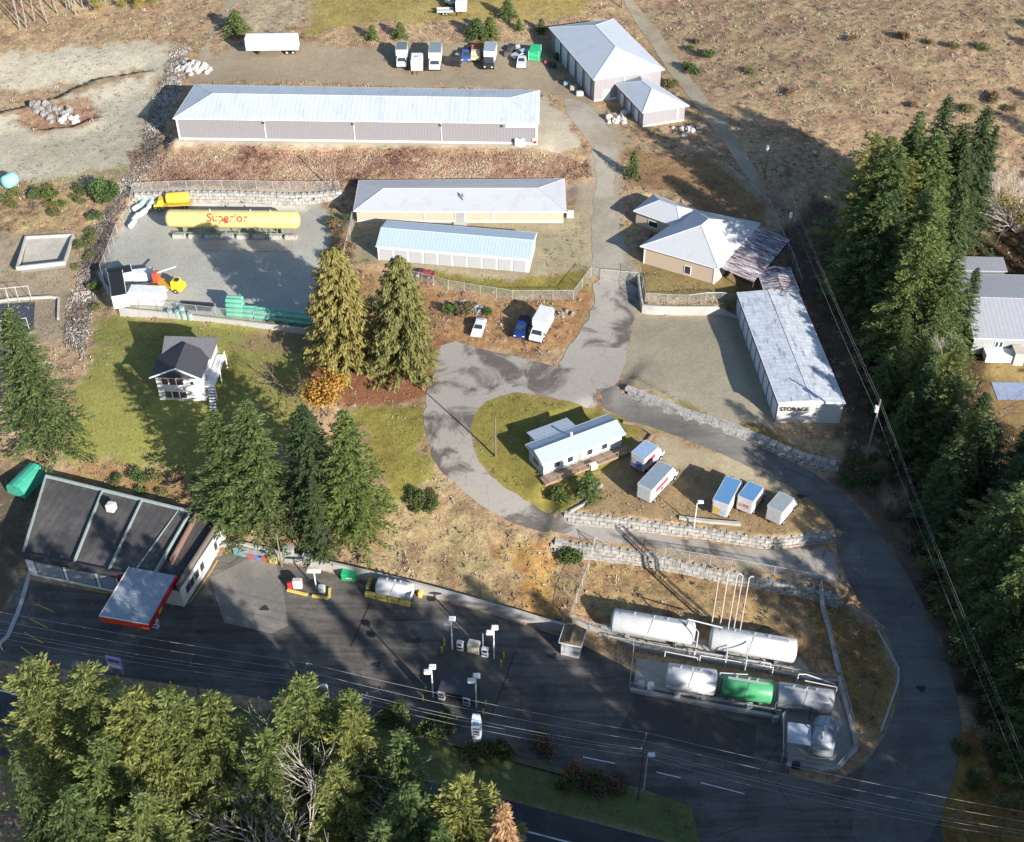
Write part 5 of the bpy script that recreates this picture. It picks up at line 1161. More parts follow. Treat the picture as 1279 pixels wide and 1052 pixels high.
# sign pylon
p = G(596,936); t = thing('sign_pylon', 'tall narrow sign with curved blue and white face beside the highway', 'sign', p, R(-10)); h = up_height(p, 893)
MB().cyl((0,0,0), (0,0,1.9), .12, 8).build('pole', CHAS, t)
m = MB(); vs = []; 
for yy in (-.16,.16):
    for k in range(7): a = k/6; vs.append((-.45-.22*math.sin(math.pi*a), yy, 1.8+a*(h-1.8)))
    for k in range(7): a = 1-k/6; vs.append((.45+.22*math.sin(math.pi*a), yy, 1.8+a*(h-1.8)))
m.add(vs, [tuple(range(14)), tuple(range(27,13,-1))]+[((i+1) % 14, i, 14+i, 14+(i+1) % 14) for i in range(14)]); m.build('sign_face', M('pale_blue_sign', (.5,.58,.66), .4, var=.15), t)
MB().box((0,-.18,h*.78), (.7,.03,.8)).build('logo_panel', M('sign_blue', (.08,.16,.4)), t)
for k in range(3): MB().box((0,-.18,h*.62-k*.55), (.8,.03,.3)).build('price_panel', M('sign_dark', (.06,.07,.1)), t)
MB().box((0,0,.25), (1.0,.6,.5)).build('plinth', M('bed_stone', (.2,.18,.15)), t)
p = G(147,841); t = thing('shop_sign', 'violet and white board sign between the treetops and the forecourt', 'sign', p, R(-15))
for s in (-.8,.8): MB().cyl((s,0,0), (s,0,1.4), .08, 6).build('post', GALV, t)
MB().box((0,0,2.2), (2.2,.25,2.2)).build('sign_board', M('violet_board', (.35,.36,.62), .4), t); MB().box((0,-.15,2.7), (1.6,.03,.45)).build('red_panel', REDP, t); MB().box((0,-.15,1.7), (1.8,.03,.5)).build('white_panel', TRIM, t)
o = MB().add([(-.9,0,0),(.9,0,0),(0,0,1.8),(-.9,.12,0),(.9,.12,0),(0,.12,1.8)], [(0,1,2),(5,4,3),(0,3,4,1),(1,4,5,2),(2,5,3,0)]).build('flag_banner', M('faded_red_flag', (.4,.08,.06), .7)); o.location = G(66,836); tag(o, 'small faded red banner above the left treetops', 'banner')
# dumpster, yellow-fenced tank
p = G(437,722); t = thing('dumpster', 'bright green dumpster against the white concrete wall', 'dumpster', p, R(-8)); m = prism([(-1.0,.15),(1.0,.15),(1.0,1.1),(-1.0,1.35)], 1.5).build('bin', M('bin_green', (.02,.38,.13), .5, rib=.4), t); MB().box((0,0,1.3), (2.1,1.6,.1)).build('lid', M('lid_green', (.03,.45,.18), .5), t)
MB().box((.1,-.78,.75), (.9,.03,.25)).build('label_panel', TRIM, t)
for s in (-.8,.8): MB().cyl((s,-.6,.1), (s,.6,.1), .1, 8).build('castor', CHAS, t)
tank((471,741), (517,750), 1.25, .5, TW, 'stout white tank enclosed by yellow blocks beside the wall', dome=.35)
YB = M('block_yellow', (.62,.48,.12), .7, var=.15)
for (a, b_, nn), lb in ((((456,744),(513,757),4),'yellow barrier block along the front of the stout white tank'), (((524,748),(527,738),1),'yellow barrier block at the right end of the stout white tank'), (((459,738),(465,722),2),'yellow barrier block at the left end of the stout white tank')):
    A, B = G(*a), G(*b_); d = B-A; rz = math.atan2(d[1], d[0]); L_ = math.hypot(d[0], d[1])/nn
    for k in range(nn):
        q = A+d*(k+.5)/nn; o = MB().rbox((0,0,.4), (min(L_-.12, 2.6) if L_ > .8 else .9, .55, .85), .06).build('barrier_block', YB); o.location = (q[0], q[1], q[2]); o.rotation_euler = (0,0,rz); tag(o, lb, 'barrier block', lb.replace('block', 'blocks', 1))
# filling station bits
for (x, y, d, c_), lb in (((372,733,(1.4,.9,1.5),(.5,.42,.44)),'pinkish filling cabinet on the yellow edged island'), ((402,738,(1.0,.8,1.0),(.55,.55,.53)),'white filling box at the right of the yellow edged island')):
    o = MB().rbox((0,0,d[2]/2), d, .12).build('filling_cabinet', M('fcab_%d' % x, c_, .5)); o.location = G(x, y); tag(o, lb, 'cabinet')
strip([(359,738),(384,744)], 'short yellow kerb of the left filling island', .35, .3, mat=YB, st=.8); strip([(390,745),(411,749),(412,736)], 'yellow kerb round the right filling island', .35, .3, mat=YB, st=.8)
o = MB().rbox((0,0,.6), (.6,.5,1.2), .08).build('fire_box', REDP); o.location = G(362,735); tag(o, 'red fire box at the left of the filling island', 'fire box')
p = G(395,735); t = thing('canopy_lamp', 'white T-shaped lamp standing on the filling island', 'lamp', p); h = up_height(p, 713); MB().cyl((0,0,0),(0,0,h),.1,8).build('pole', TRIM, t); MB().rbox((0,0,h), (2.0,.7,.25), .08).build('lamp_head', TRIM, t)
for k, ((x, y), c_) in enumerate((((298,692),(.12,.3,.33)),((306,694),(.2,.3,.3)),((314,696),(.35,.12,.1)),((324,698),(.14,.18,.4)),((333,700),(.4,.1,.06)),((342,702),(.5,.38,.1)))):
    t = thing('bottle_cage', ['teal','grey green','dark red','blue','bright red','yellow'][k]+' wire display cage against the wall', 'display cage', G(x, y), R(-12), 'display cages along the wall'); MB().box((0,0,.6), (1.2,.6,1.2)).build('cage', M('cage_%d' % k, c_, .6, var=.3, rib=.25), t); MB().box((0,0,1.25), (1.3,.7,.08)).build('cage_top', GALV, t)
for k, (x, y, s_) in enumerate(((362,700,1.0),(385,705,.8))):
    t = thing('louvre_panel', ['left','right'][k]+' grey louvred cabinet beneath the conifers', 'cabinet', G(x, y), R(-12)); MB().box((0,0,1.3*s_), (1.4*s_,.8,2.6*s_)).build('cabinet_body', M('louvre_grey', (.34,.36,.36), .5, rib=.2), t); MB().box((0,0,2.65*s_), (1.5*s_,.9,.08)).build('cabinet_top', GALV, t)
o = MB().rbox((0,0,.3), (1.0,.8,.6)).build('ac_unit', GALV); o.location = G(391,703); tag(o, 'small silver air unit on the wall strip', 'air unit')
# ================================================================== POLES AND WIRES
WOOD = M('weathered_pole', srgb(160,150,135,1.9), .85, var=.2)
DKW = M('dark_pole', (.16,.14,.12), .85, var=.2)
def pole(x, yb, yt, label, arm=None, light=False, xf=False, mat=None, r=.15, name='utility_pole', rz=0):
    p = G(x, yb); h = up_height(p, yt); t = thing(name, label, 'pole', p, rz)
    MB().cyl((0,0,-.3), (0,0,h), r, 8, r*.65).build('pole_shaft', mat or WOOD, t)
    if arm:
        MB().box((0,.1,h-.5), (arm,.12,.14)).build('crossarm', mat or WOOD, t)
        for k in (-1,0,1): MB().cyl((k*arm*.42,.1,h-.43), (k*arm*.42,.1,h-.18), .06, 6).build('insulator', TRIM, t)
    if xf: MB().cyl((-.3,-.1,h-2.2), (-.3,-.1,h-1.2), .28, 12).build('transformer', TRIM, t)
    if light: MB().rbox((.45 if light > 0 else -.45,0,h+.02), (.85,.6,.22), .08).build('lamp_head', TRIM, t)
    return np.array([p[0], p[1], p[2]+h])
pa = pole(797,1000,924, 'wooden power pole with crossarm beside the shaded highway verge', 2.6, mat=DKW, rz=R(70))
pb = pole(392,915,836, 'power pole rising out of the big conifers', 2.6, rz=R(70)); pole(250,873,824, 'pale leaning pole at the edge of the lower left conifers')
pl = pole(-130,835,738, 'power pole beyond the left edge', 2.6, rz=R(70)); pr_ = pole(1290,1110,1033, 'power pole at the lower right corner', 2.6, mat=DKW, rz=R(70))
pf = pole(955,224,174, 'pole with white transformer on the shaded track behind the tan buildings', xf=True); pd = pole(1080,581,499, 'tall pole with white transformer at the forest edge right of the STORAGE building', xf=True, r=.2)
pt = pole(777,10,-35, 'power pole beyond the top edge beside the hill track'); pe = pole(1262,1090,1000, 'power pole hidden in the forest corner', mat=DKW)
pole(421,248,199, 'weathered pole at the right end of the fence behind the yellow tank'); pole(619,571,521, 'bare dark pole on the grass island left of the office', mat=DKW)
pole(352,708,667, 'leaning wooden pole above the display cages'); pole(985,300,258, 'short pole with white transformer near the rusty shed', xf=True, mat=DKW)
pole(866,665,627, 'white lamp post rising from the upper block wall', light=1, mat=TRIM, r=.1, name='street_lamp'); pole(804,987,943, 'white street lamp beside the wooden power pole', light=1, mat=TRIM, r=.1, name='street_lamp'); pole(414,893,857, 'white street lamp next to the big conifers', light=-1, mat=TRIM, r=.1, name='street_lamp')
pole(3,812,792, 'short white post at the far left of the forecourt kerb', mat=TRIM, r=.08, name='marker_post')
WIRE = M('aluminium_wire', (.36,.36,.36), .5)
def wire(a, b, sag, label, r=.019, n=14, group='overhead power lines'):
    P = []
    for k in range(n+1): t_ = k/n; q = a*(1-t_)+b*t_; P.append((q[0]-a[0], q[1]-a[1], q[2]-a[2]-sag*4*t_*(1-t_)))
    o = MB().path(P, r, 4).build('power_line', WIRE); o.location = tuple(map(float, a)); return tag(o, label, 'power line', group)
D_ = np.array([math.cos(R(70)), math.sin(R(70)), 0])
for k, (u_, dz) in enumerate(((1.2,-.25),(0,-.25),(-1.2,-.25),(0,-2.4),(0,-3.3))):
    for j, (a, b) in enumerate(((pl,pb),(pb,pa),(pa,pr_))):
        wire(a+D_*u_+[0,0,dz], b+D_*u_+[0,0,dz], .7+.2*k, '%s overhead wire %s' % (('topmost','second','third','fourth','lowest')[k], ('left of the pole that rises from the conifers','from the conifer pole to the crossarm pole on the verge','running right from the crossarm pole on the verge')[j]), group='power lines over the forecourt')
for u_, dz, w1 in ((0,-.1,'upper'),(.3,-1.3,'middle'),(-.3,-2.2,'lower')):
    for a, b, w2 in ((pt,pf,'above the hill track'),(pf,pd,'beside the white STORAGE building'),(pd,pe,'along the dark forest by the access road')): wire(a+[u_,0,dz], b+[u_,0,dz], .9, w1+' wire '+w2, .011, group='power lines along the forest edge')
# steel frame at left edge
p = G(5,425); t = thing('scaffold', 'white pole scaffold over a shaded pit at the far left edge', 'scaffold', p)
for k, (x, y) in enumerate(((0,380),(12,378),(24,377),(40,376),(4,420),(20,418),(38,416))):
    q = G(x, y)-p; MB().cyl((q[0],q[1],q[2]), (q[0],q[1],q[2]+3.2), .05, 6).build('upright', STEEL, t)
for (a, b_) in (((0,380),(40,376)),((4,420),(38,416)),((12,378),(20,418))):
    q, s_ = G(*a)-p, G(*b_)-p; MB().cyl((q[0],q[1],q[2]+3.1), (s_[0],s_[1],s_[2]+3.1), .05, 6).build('rail', STEEL, t)
_pit = sheet('pit_shade_sheet', [(-20,382),(44,378),(42,412),(-20,418)], M('pit_blue_grey', (.05,.06,.075), .7, var=.3), .1, 1, 0, 0)  # flat dark sheet; the pit's shade is put into its colour
strip([(-10,379),(20,375),(74,372),(73,400)], 'pale low wall behind the pole scaffold', .3, .5, 'low_wall', 'wall')
# shaded garden bed, boulders
def rock(sz, seed, mat):
    r_ = np.random.RandomState(seed); vs = []; n1, n2 = 6, 9
    for i in range(1, n1):
        for j in range(n2):
            a = math.pi*i/n1; b_ = 2*math.pi*j/n2; q = sz*(.84+.32*r_.rand()); vs.append((math.sin(a)*math.cos(b_)*q, math.sin(a)*math.sin(b_)*q, math.cos(a)*q*.7))
    fs = [tuple(range(n2-1, -1, -1))[::-1], tuple(range((n1-2)*n2, (n1-1)*n2))[::-1]]
    for i in range(n1-2):
        for j in range(n2): k = (j+1) % n2; fs.append((i*n2+j, (i+1)*n2+j, (i+1)*n2+k, i*n2+k))
    m = MB(); m.add(vs, fs); return m
RK = M('pale_boulder', (.48,.45,.42), .9, var=.3); RKD = M('grey_boulder', (.25,.235,.22), .9, var=.3)
RM = [rock(1, s, RK).build('boulder', RK) for s in range(5)]; RMD = [rock(1, s+9, RKD).build('boulder', RKD) for s in range(4)]
def boulders(cx, cy, sx, sy, n, s0, s1, src, label, group, rise=0):
    for k in range(n):
        x, y = cx+rnd.gauss(0, sx), cy+rnd.gauss(0, sy); p = G(x, y); o = rnd.choice(src).copy(); COL.objects.link(o); s = rnd.uniform(s0, s1)
        q = max(0, 1-math.hypot((x-cx)/sx, (y-cy)/sy)/2)*rise; o.location = (p[0], p[1], p[2]+s*.2+q); o.scale = (s, s*rnd.uniform(.7, 1.2), s); o.rotation_euler = (rnd.random(), rnd.random(), rnd.random()*6); tag(o, label, 'boulder', group)
boulders(244, 86, 11, 3, 46, .4, .9, RM, 'pale boulder in the heap behind the warehouse', 'pale boulders heaped behind the warehouse', .7)
boulders(590, 386, 10, 4, 16, .4, .8, RMD, 'grey boulder on the bank above the white hatchback', 'grey boulders above the white hatchback')
boulders(695, 392, 14, 5, 12, .3, .6, RMD, 'small rock on the bank beside the wire gate', 'rocks beside the wire gate')
boulders(768, 150, 8, 4, 12, .5, 1.0, RM, 'pale rock beside the small outbuilding', 'rocks by the small outbuilding')
boulders(82, 150, 7, 3, 14, .5, .9, RM, 'pale rock dumped on the gravel flat', 'rocks on the gravel flat', .5)
boulders(60, 140, 16, 6, 22, .5, 1.1, RMD, 'brown grey rock round the hollow on the gravel flat', 'rocks round the hollow')
boulders(855, 163, 10, 3, 8, .4, .8, RM, 'pale flat rock in front of the small outbuilding corner', 'rocks at the outbuilding corner')
for o in RM+RMD: bpy.data.objects.remove(o)
# ================================================================== VEGETATION
def leaf_mat(name, col, tip, rough=.75, transl=.25):
    m, nt, b = newmat(name); L = nt.links.new
    at = N(nt, 'VertexColor', layer_name='tone'); oi = N(nt, 'ObjectInfo')
    sx = N(nt, 'SeparateColor'); L(at.outputs['Color'], sx.inputs[0])
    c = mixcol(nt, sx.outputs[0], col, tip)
    c = mixcol(nt, 1.0, c, ramp(nt, oi.outputs['Random'], [(0, (.78,.84,.8)), (.5, (1,1,1)), (1, (1.28,1.16,.95))]), 'MULTIPLY')
    L(c, b.inputs['Base Color']); b.inputs['Roughness'].default_value = rough; b.inputs['Specular IOR Level'].default_value = .25
    tr = N(nt, 'BsdfTranslucent'); L(c, tr.inputs['Color']); mx = N(nt, 'MixShader'); mx.inputs[0].default_value = transl
    out = [n for n in nt.nodes if n.type == 'OUTPUT_MATERIAL'][0]; L(b.outputs[0], mx.inputs[1]); L(tr.outputs[0], mx.inputs[2]); L(mx.outputs[0], out.inputs[0])
    return m
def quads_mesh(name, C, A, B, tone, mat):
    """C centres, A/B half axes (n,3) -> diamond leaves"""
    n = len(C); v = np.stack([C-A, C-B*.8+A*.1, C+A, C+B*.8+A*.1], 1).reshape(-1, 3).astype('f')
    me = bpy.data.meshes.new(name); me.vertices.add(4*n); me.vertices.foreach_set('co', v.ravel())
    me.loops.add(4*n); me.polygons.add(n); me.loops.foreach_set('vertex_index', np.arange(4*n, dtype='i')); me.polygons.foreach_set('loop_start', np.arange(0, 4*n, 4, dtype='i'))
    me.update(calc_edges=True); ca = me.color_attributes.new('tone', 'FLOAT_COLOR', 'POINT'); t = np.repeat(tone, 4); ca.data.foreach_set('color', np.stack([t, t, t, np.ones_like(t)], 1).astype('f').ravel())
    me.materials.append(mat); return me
BARK = M('conifer_bark', (.09,.07,.055), .9, var=.3); BARKG = M('pale_bare_bark', (.42,.38,.34), .9, var=.25); BARKR = M('reddish_twigs', (.20,.12,.11), .9, var=.25)
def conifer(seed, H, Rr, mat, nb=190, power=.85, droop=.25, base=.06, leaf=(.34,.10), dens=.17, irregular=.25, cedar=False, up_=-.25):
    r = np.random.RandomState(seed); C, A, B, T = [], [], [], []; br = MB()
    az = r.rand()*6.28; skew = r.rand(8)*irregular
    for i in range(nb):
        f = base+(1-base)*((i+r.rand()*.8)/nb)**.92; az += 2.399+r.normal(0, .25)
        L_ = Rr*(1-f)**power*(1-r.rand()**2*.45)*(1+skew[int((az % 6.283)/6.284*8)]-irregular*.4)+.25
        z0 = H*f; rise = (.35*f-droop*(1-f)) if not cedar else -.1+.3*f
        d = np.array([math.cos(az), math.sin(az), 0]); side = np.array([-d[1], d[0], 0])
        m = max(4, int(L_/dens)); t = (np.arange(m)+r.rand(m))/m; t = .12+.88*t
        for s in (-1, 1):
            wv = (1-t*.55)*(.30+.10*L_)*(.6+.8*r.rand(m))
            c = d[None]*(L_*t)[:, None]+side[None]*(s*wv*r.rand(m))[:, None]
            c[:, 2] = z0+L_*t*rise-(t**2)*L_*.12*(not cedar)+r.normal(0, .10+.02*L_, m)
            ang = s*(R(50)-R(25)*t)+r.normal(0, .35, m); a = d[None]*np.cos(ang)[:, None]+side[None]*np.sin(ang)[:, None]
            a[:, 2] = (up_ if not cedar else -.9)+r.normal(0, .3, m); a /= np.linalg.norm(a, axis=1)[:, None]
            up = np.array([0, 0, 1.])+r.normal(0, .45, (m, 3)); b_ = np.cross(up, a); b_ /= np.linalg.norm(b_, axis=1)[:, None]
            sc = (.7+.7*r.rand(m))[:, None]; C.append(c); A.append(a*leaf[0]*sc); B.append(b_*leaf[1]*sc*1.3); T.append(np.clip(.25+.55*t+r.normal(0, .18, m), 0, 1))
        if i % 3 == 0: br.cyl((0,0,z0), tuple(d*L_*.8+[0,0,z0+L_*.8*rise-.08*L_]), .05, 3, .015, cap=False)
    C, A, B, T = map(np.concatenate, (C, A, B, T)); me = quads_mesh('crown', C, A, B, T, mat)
    br.cyl((0,0,-.5), (0,0,H*.98), H*.013, 7, .03)
    mt = bpy.data.meshes.new('trunk'); mt.from_pydata([tuple(map(float, v)) for v in br.v], [], br.f); mt.materials.append(BARK)
    return me, mt
def bare(seed, H, mat, spread=.55, depth=5, leaves=None, lm=None, multi=1, r0=None, nleaf=14, lsz=.16):
    r = random.Random(seed); m = MB(); pts = []
    def grow(p, d, L_, rad, k):
        q = p+d*L_; m.cyl(p, q, rad, 5 if k > 2 else 3, rad*.65, cap=False)
        if k <= 2: pts.append(q)
        if k == 0: return
        for _ in range(3 if k > 1 else 2):
            nd = (d+Vector((r.gauss(0, spread), r.gauss(0, spread), r.gauss(.08, spread*.5)))).normalized(); grow(p+d*L_*r.uniform(.55, 1.0), nd, L_*r.uniform(.55, .8), rad*.6, k-1)
    for _ in range(multi):
        d = Vector((r.gauss(0, .12 if multi == 1 else .35), r.gauss(0, .12 if multi == 1 else .35), 1)).normalized(); grow(Vector((0,0,-.2)), d, H*.34, r0 or H*.009, depth)
    mt = bpy.data.meshes.new('branches'); mt.from_pydata([tuple(map(float, v)) for v in m.v], [], m.f); mt.materials.append(mat); me = None
    if lm:
        rs = np.random.RandomState(seed); P = np.array([tuple(p) for p in pts]); P = np.repeat(P, nleaf, 0)+rs.normal(0, .42, (len(P)*nleaf, 3)); n = len(P)
        a = rs.normal(0, 1, (n, 3)); a /= np.linalg.norm(a, axis=1)[:, None]; b_ = np.cross(a, rs.normal(0, 1, (n, 3))); b_ /= np.linalg.norm(b_, axis=1)[:, None]
        me = quads_mesh('foliage', P, a*lsz, b_*lsz*.8, rs.rand(n), lm)
    return me, mt
def bush(seed, rad, h, mat, n=900, lsz=.13):
    rs = np.random.RandomState(seed); nl = 7; cs = rs.normal(0, .38, (nl, 3))*[rad, rad, h*.4]; cs[:, 2] = np.abs(cs[:, 2])+h*.35
    k = rs.randint(0, nl, n); a = rs.normal(0, 1, (n, 3)); a /= np.linalg.norm(a, axis=1)[:, None]; rr_ = rs.rand(n)**.4
    P = cs[k]+a*rr_[:, None]*np.array([rad*.6, rad*.6, h*.42]); P[:, 2] = np.abs(P[:, 2]); A = rs.normal(0, 1, (n, 3))+a; A /= np.linalg.norm(A, axis=1)[:, None]
    B = np.cross(A, rs.normal(0, 1, (n, 3))); B /= np.linalg.norm(B, axis=1)[:, None]; s = (.7+.6*rs.rand(n))[:, None]
    st = MB()
    for c in cs: st.cyl((0,0,-.1), tuple(c), .035, 4, .015)
    mt = bpy.data.meshes.new('stems'); mt.from_pydata([tuple(map(float, v)) for v in st.v], [], st.f); mt.materials.append(BARK)
    return quads_mesh('foliage', P, A*lsz*s, B*lsz*.7*s, np.clip(rr_*.7+rs.normal(0, .15, n), 0, 1), mat), mt
FIR = leaf_mat('fir_needles', (.045,.080,.028), (.155,.20,.065)); DFIR = leaf_mat('dark_fir_needles', (.030,.055,.026), (.085,.12,.045)); GOLD = leaf_mat('golden_cedar_sprays', (.105,.108,.035), (.27,.24,.085))
OLIV = leaf_mat('olive_fir_needles', (.075,.105,.030), (.25,.27,.085)); LARCH = leaf_mat('brown_larch_needles', (.25,.16,.09), (.42,.28,.17)); ORNG = leaf_mat('orange_leaves', (.38,.17,.04), (.45,.30,.06)); YELG = leaf_mat('yellow_green_leaves', (.20,.19,.04), (.42,.34,.08))
SHR = leaf_mat('shrub_green_leaves', (.05,.09,.03), (.14,.19,.06)); SHB = leaf_mat('shrub_brown_leaves', (.14,.09,.05), (.28,.2,.12)); SHD = leaf_mat('shrub_olive_leaves', (.09,.10,.04), (.22,.22,.09))
PROTO = {
 'fir1': conifer(1, 25, 6.0, FIR, 190, .68, leaf=(.30,.09), dens=.12, irregular=.5, up_=-.05), 'fir2': conifer(2, 25, 5.4, DFIR, 200, .62, .3, leaf=(.30,.09), dens=.13, irregular=.5), 'fir3': conifer(3, 27, 7.2, FIR, 170, .7, .2, leaf=(.30,.085), dens=.11, irregular=.7, up_=0.),
 'oliv1': conifer(4, 27, 8.2, OLIV, 170, .72, .12, leaf=(.30,.085), dens=.105, irregular=.7, up_=.12), 'oliv2': conifer(5, 27, 7.2, OLIV, 160, .6, .05, leaf=(.30,.085), dens=.105, irregular=.8, up_=.2),
 'dfir': conifer(6, 25, 4.2, DFIR, 200, .9, .25), 'cedar1': conifer(7, 23, 6.4, GOLD, 360, .46, .1, .04, (.36,.12), .12, .25, True), 'cedar2': conifer(8, 23, 6.6, GOLD, 360, .5, .1, .04, (.36,.12), .12, .3, True),
 'larch': conifer(9, 25, 4.0, LARCH, 200, .8, .1), 'small': conifer(10, 5, 2.0, FIR, 90, .8, .0, .04, (.22,.09), .16),
}
BPROTO = {'bare1': bare(1, 14, BARKG, .42, 6), 'bare2': bare(2, 14, BARKG, .38, 6), 'red1': bare(3, 7, BARKR, .5, 5, multi=2), 'clump': bare(5, 14, BARKG, .28, 4, multi=7, r0=.11),
 'orange': bare(6, 8, BARK, .5, 4, lm=ORNG, nleaf=26, lsz=.17), 'yel': bare(8, 10, BARK, .5, 4, lm=YELG, nleaf=16, lsz=.17)}
SPROTO = {'green': bush(1, 1.2, 1.6, SHR), 'brown': bush(2, 1.2, 1.2, SHB), 'olive': bush(3, 1.3, 1.4, SHD)}
tr_ = random.Random(11)
def tree(kind, P, H, label, group=None, name=None, cat='tree', wide=1.0):
    me, mt = (PROTO.get(kind) or BPROTO.get(kind) or SPROTO.get(kind))
    H0 = {'cedar1':23,'cedar2':23,'small':5,'bare1':14,'bare2':14,'clump':14,'red1':7,'orange':8,'yel':10,'oliv1':27,'oliv2':27,'fir3':27,'green':1.6,'brown':1.2,'olive':1.4}.get(kind, 25); s = H/H0
    nm = name or ('conifer_tree' if kind in PROTO else 'shrub' if kind in SPROTO else 'deciduous_tree')
    t = thing(nm, label, cat, (P[0], P[1], P[2] if len(P) > 2 else hz(P[0], P[1])), tr_.random()*6.28, group); t.scale = (s*wide, s*wide, s)
    for m, n in ((mt, 'trunk' if kind in PROTO or kind in BPROTO else 'stems'), (me, 'crown' if kind not in SPROTO else 'foliage')):
        if m: o = bpy.data.objects.new(n, m); COL.objects.link(o); o.parent = t
    return t
def by_top(xt, yt, H, z0=0.): return W(xt, yt, z0+H)
def tb(kind, x, yb, yt, label, **k): p = G(x, yb); return tree(kind, p, up_height(p, yt), label, **k)
# single trees of the middle
tb('cedar1', 430, 456, 313, 'golden cedar left of its twin, next to the gravel tank yard'); tb('cedar2', 507, 464, 322, 'golden cedar right of its twin, beside the loop road')
tb('fir1', 62, 560, 387, 'broad green fir alone at the far left above the green tarp shelter', wide=1.25)
tb('fir1', 295, 655, 515, 'green conifer at the left end of the clump behind the forecourt wall', wide=1.3); tb('fir1', 335, 660, 502, 'tall green conifer, second from the left in the clump behind the wall', wide=1.3)
tb('fir2', 398, 660, 508, 'dark green conifer in the middle of the clump behind the wall', wide=1.3); tb('fir1', 445, 672, 515, 'green conifer at the right end of the clump behind the wall', wide=1.35); tb('dfir', 402, 690, 600, 'shorter dark conifer in front of the clump right beside the dumpster', wide=1.7)
tb('red1', 372, 495, 440, 'reddish bare shrub tree beneath the left golden cedar', wide=1.3); tb('red1', 352, 520, 475, 'smaller reddish bare shrub tree at the lawn edge'); tb('orange', 408, 520, 458, 'small tree with orange and yellow leaves below the left golden cedar', wide=1.2)
tb('red1', 366, 640, 560, 'reddish bare tree squeezed between the green conifers'); tb('red1', 375, 690, 625, 'low reddish bare tree at the foot of the conifer clump')
tb('small', 734, 622, 590, 'small bushy conifer below the mobile office', wide=1.1); tb('small', 790, 222, 190, 'lone small conifer beside the drive junction', wide=.8)
for (x, yb, yt, w_), lb in zip(((296,42,14,1.4),(465,50,32,1.2),(500,48,28,1.2),(596,48,24,1.5),(612,46,22,1.3),(634,24,1,1.3),(648,38,24,1.1),(676,40,24,1.1)),
    ('dark green bush at the bend of the dirt track','leftmost round bush on the top bank','round bush second from left on the top bank','left half of the wide double bush on the top bank','right half of the wide double bush on the top bank','round green bush at the top edge','tiny bush right of the double bush','small bush left of the workshop')):
    tb('small', x, yb, yt, lb, wide=w_*1.25, name='bush', cat='bush')
# bottom left wood: placed by their tops
for k, (x, y, H, kind, lb) in enumerate(((32,826,27,'oliv2','olive fir with bent top at the far left of the lower wood'),(88,832,26,'oliv1','broad olive fir, second from the left in the lower wood'),(150,858,26,'oliv2','olive fir just below the violet sign'),(212,846,26,'oliv2','tall olive fir in the middle of the lower wood'),(262,872,25,'oliv1','olive fir with a flat side branch right of the tall one'),
    (312,905,24,'oliv2','lower olive fir between the middle and right groups'),(372,846,27,'oliv1','fir whose top meets the power pole'),(412,880,25,'fir3','bushy fir right below the power pole'),(452,892,25,'oliv1','fir near the left end of the planting bed'),(482,932,24,'fir1','green fir with a branch reaching towards the highway'),
    (505,985,24,'fir3','green fir at the right foot of the wood'),(578,960,26,'oliv2','slim fir standing alone against the highway'),(632,998,25,'larch','brown dead-looking larch at the bottom edge'),
    (120,930,24,'oliv1','olive fir in the second row under the violet sign'),(425,955,23,'oliv1','olive fir in the second row below the pole'),
    (90,1000,23,'fir3','green fir at the lower left of the wood'),(170,985,23,'oliv1','olive fir in the third row, left'),(470,1020,23,'fir3','green fir at the bottom edge beneath the highway bend'),(20,950,22,'dfir','dark fir in the shade at the far left'),(10,1035,22,'dfir','dark fir in the lower left corner'),(545,1035,22,'fir1','green fir top peeping in at the bottom edge'))):
    H += 3; P = by_top(x, y, H, -.6); t = tree(kind, (P[0], P[1], hz(*P)), H, lb, wide=tr_.uniform(.95, 1.25)); t.rotation_euler[0] = tr_.gauss(0, .035); t.rotation_euler[1] = tr_.gauss(0, .035)
for k, (x, y, H, lb) in enumerate(((335,985,22,'large pale bare tree among the firs at the bottom'),(108,985,19,'pale bare tree at the lower left edge'),(155,1012,18,'second pale bare tree beside the lower left one'),(288,1000,20,'smaller pale bare tree left of the large one'),(470,1040,16,'thin pale bare tree at the bottom edge'))):
    H += 7; P = by_top(x, y, H, -.6); tree(('bare1','bare2')[k % 2], (P[0], P[1], hz(*P)), H, lb, wide=1.3)
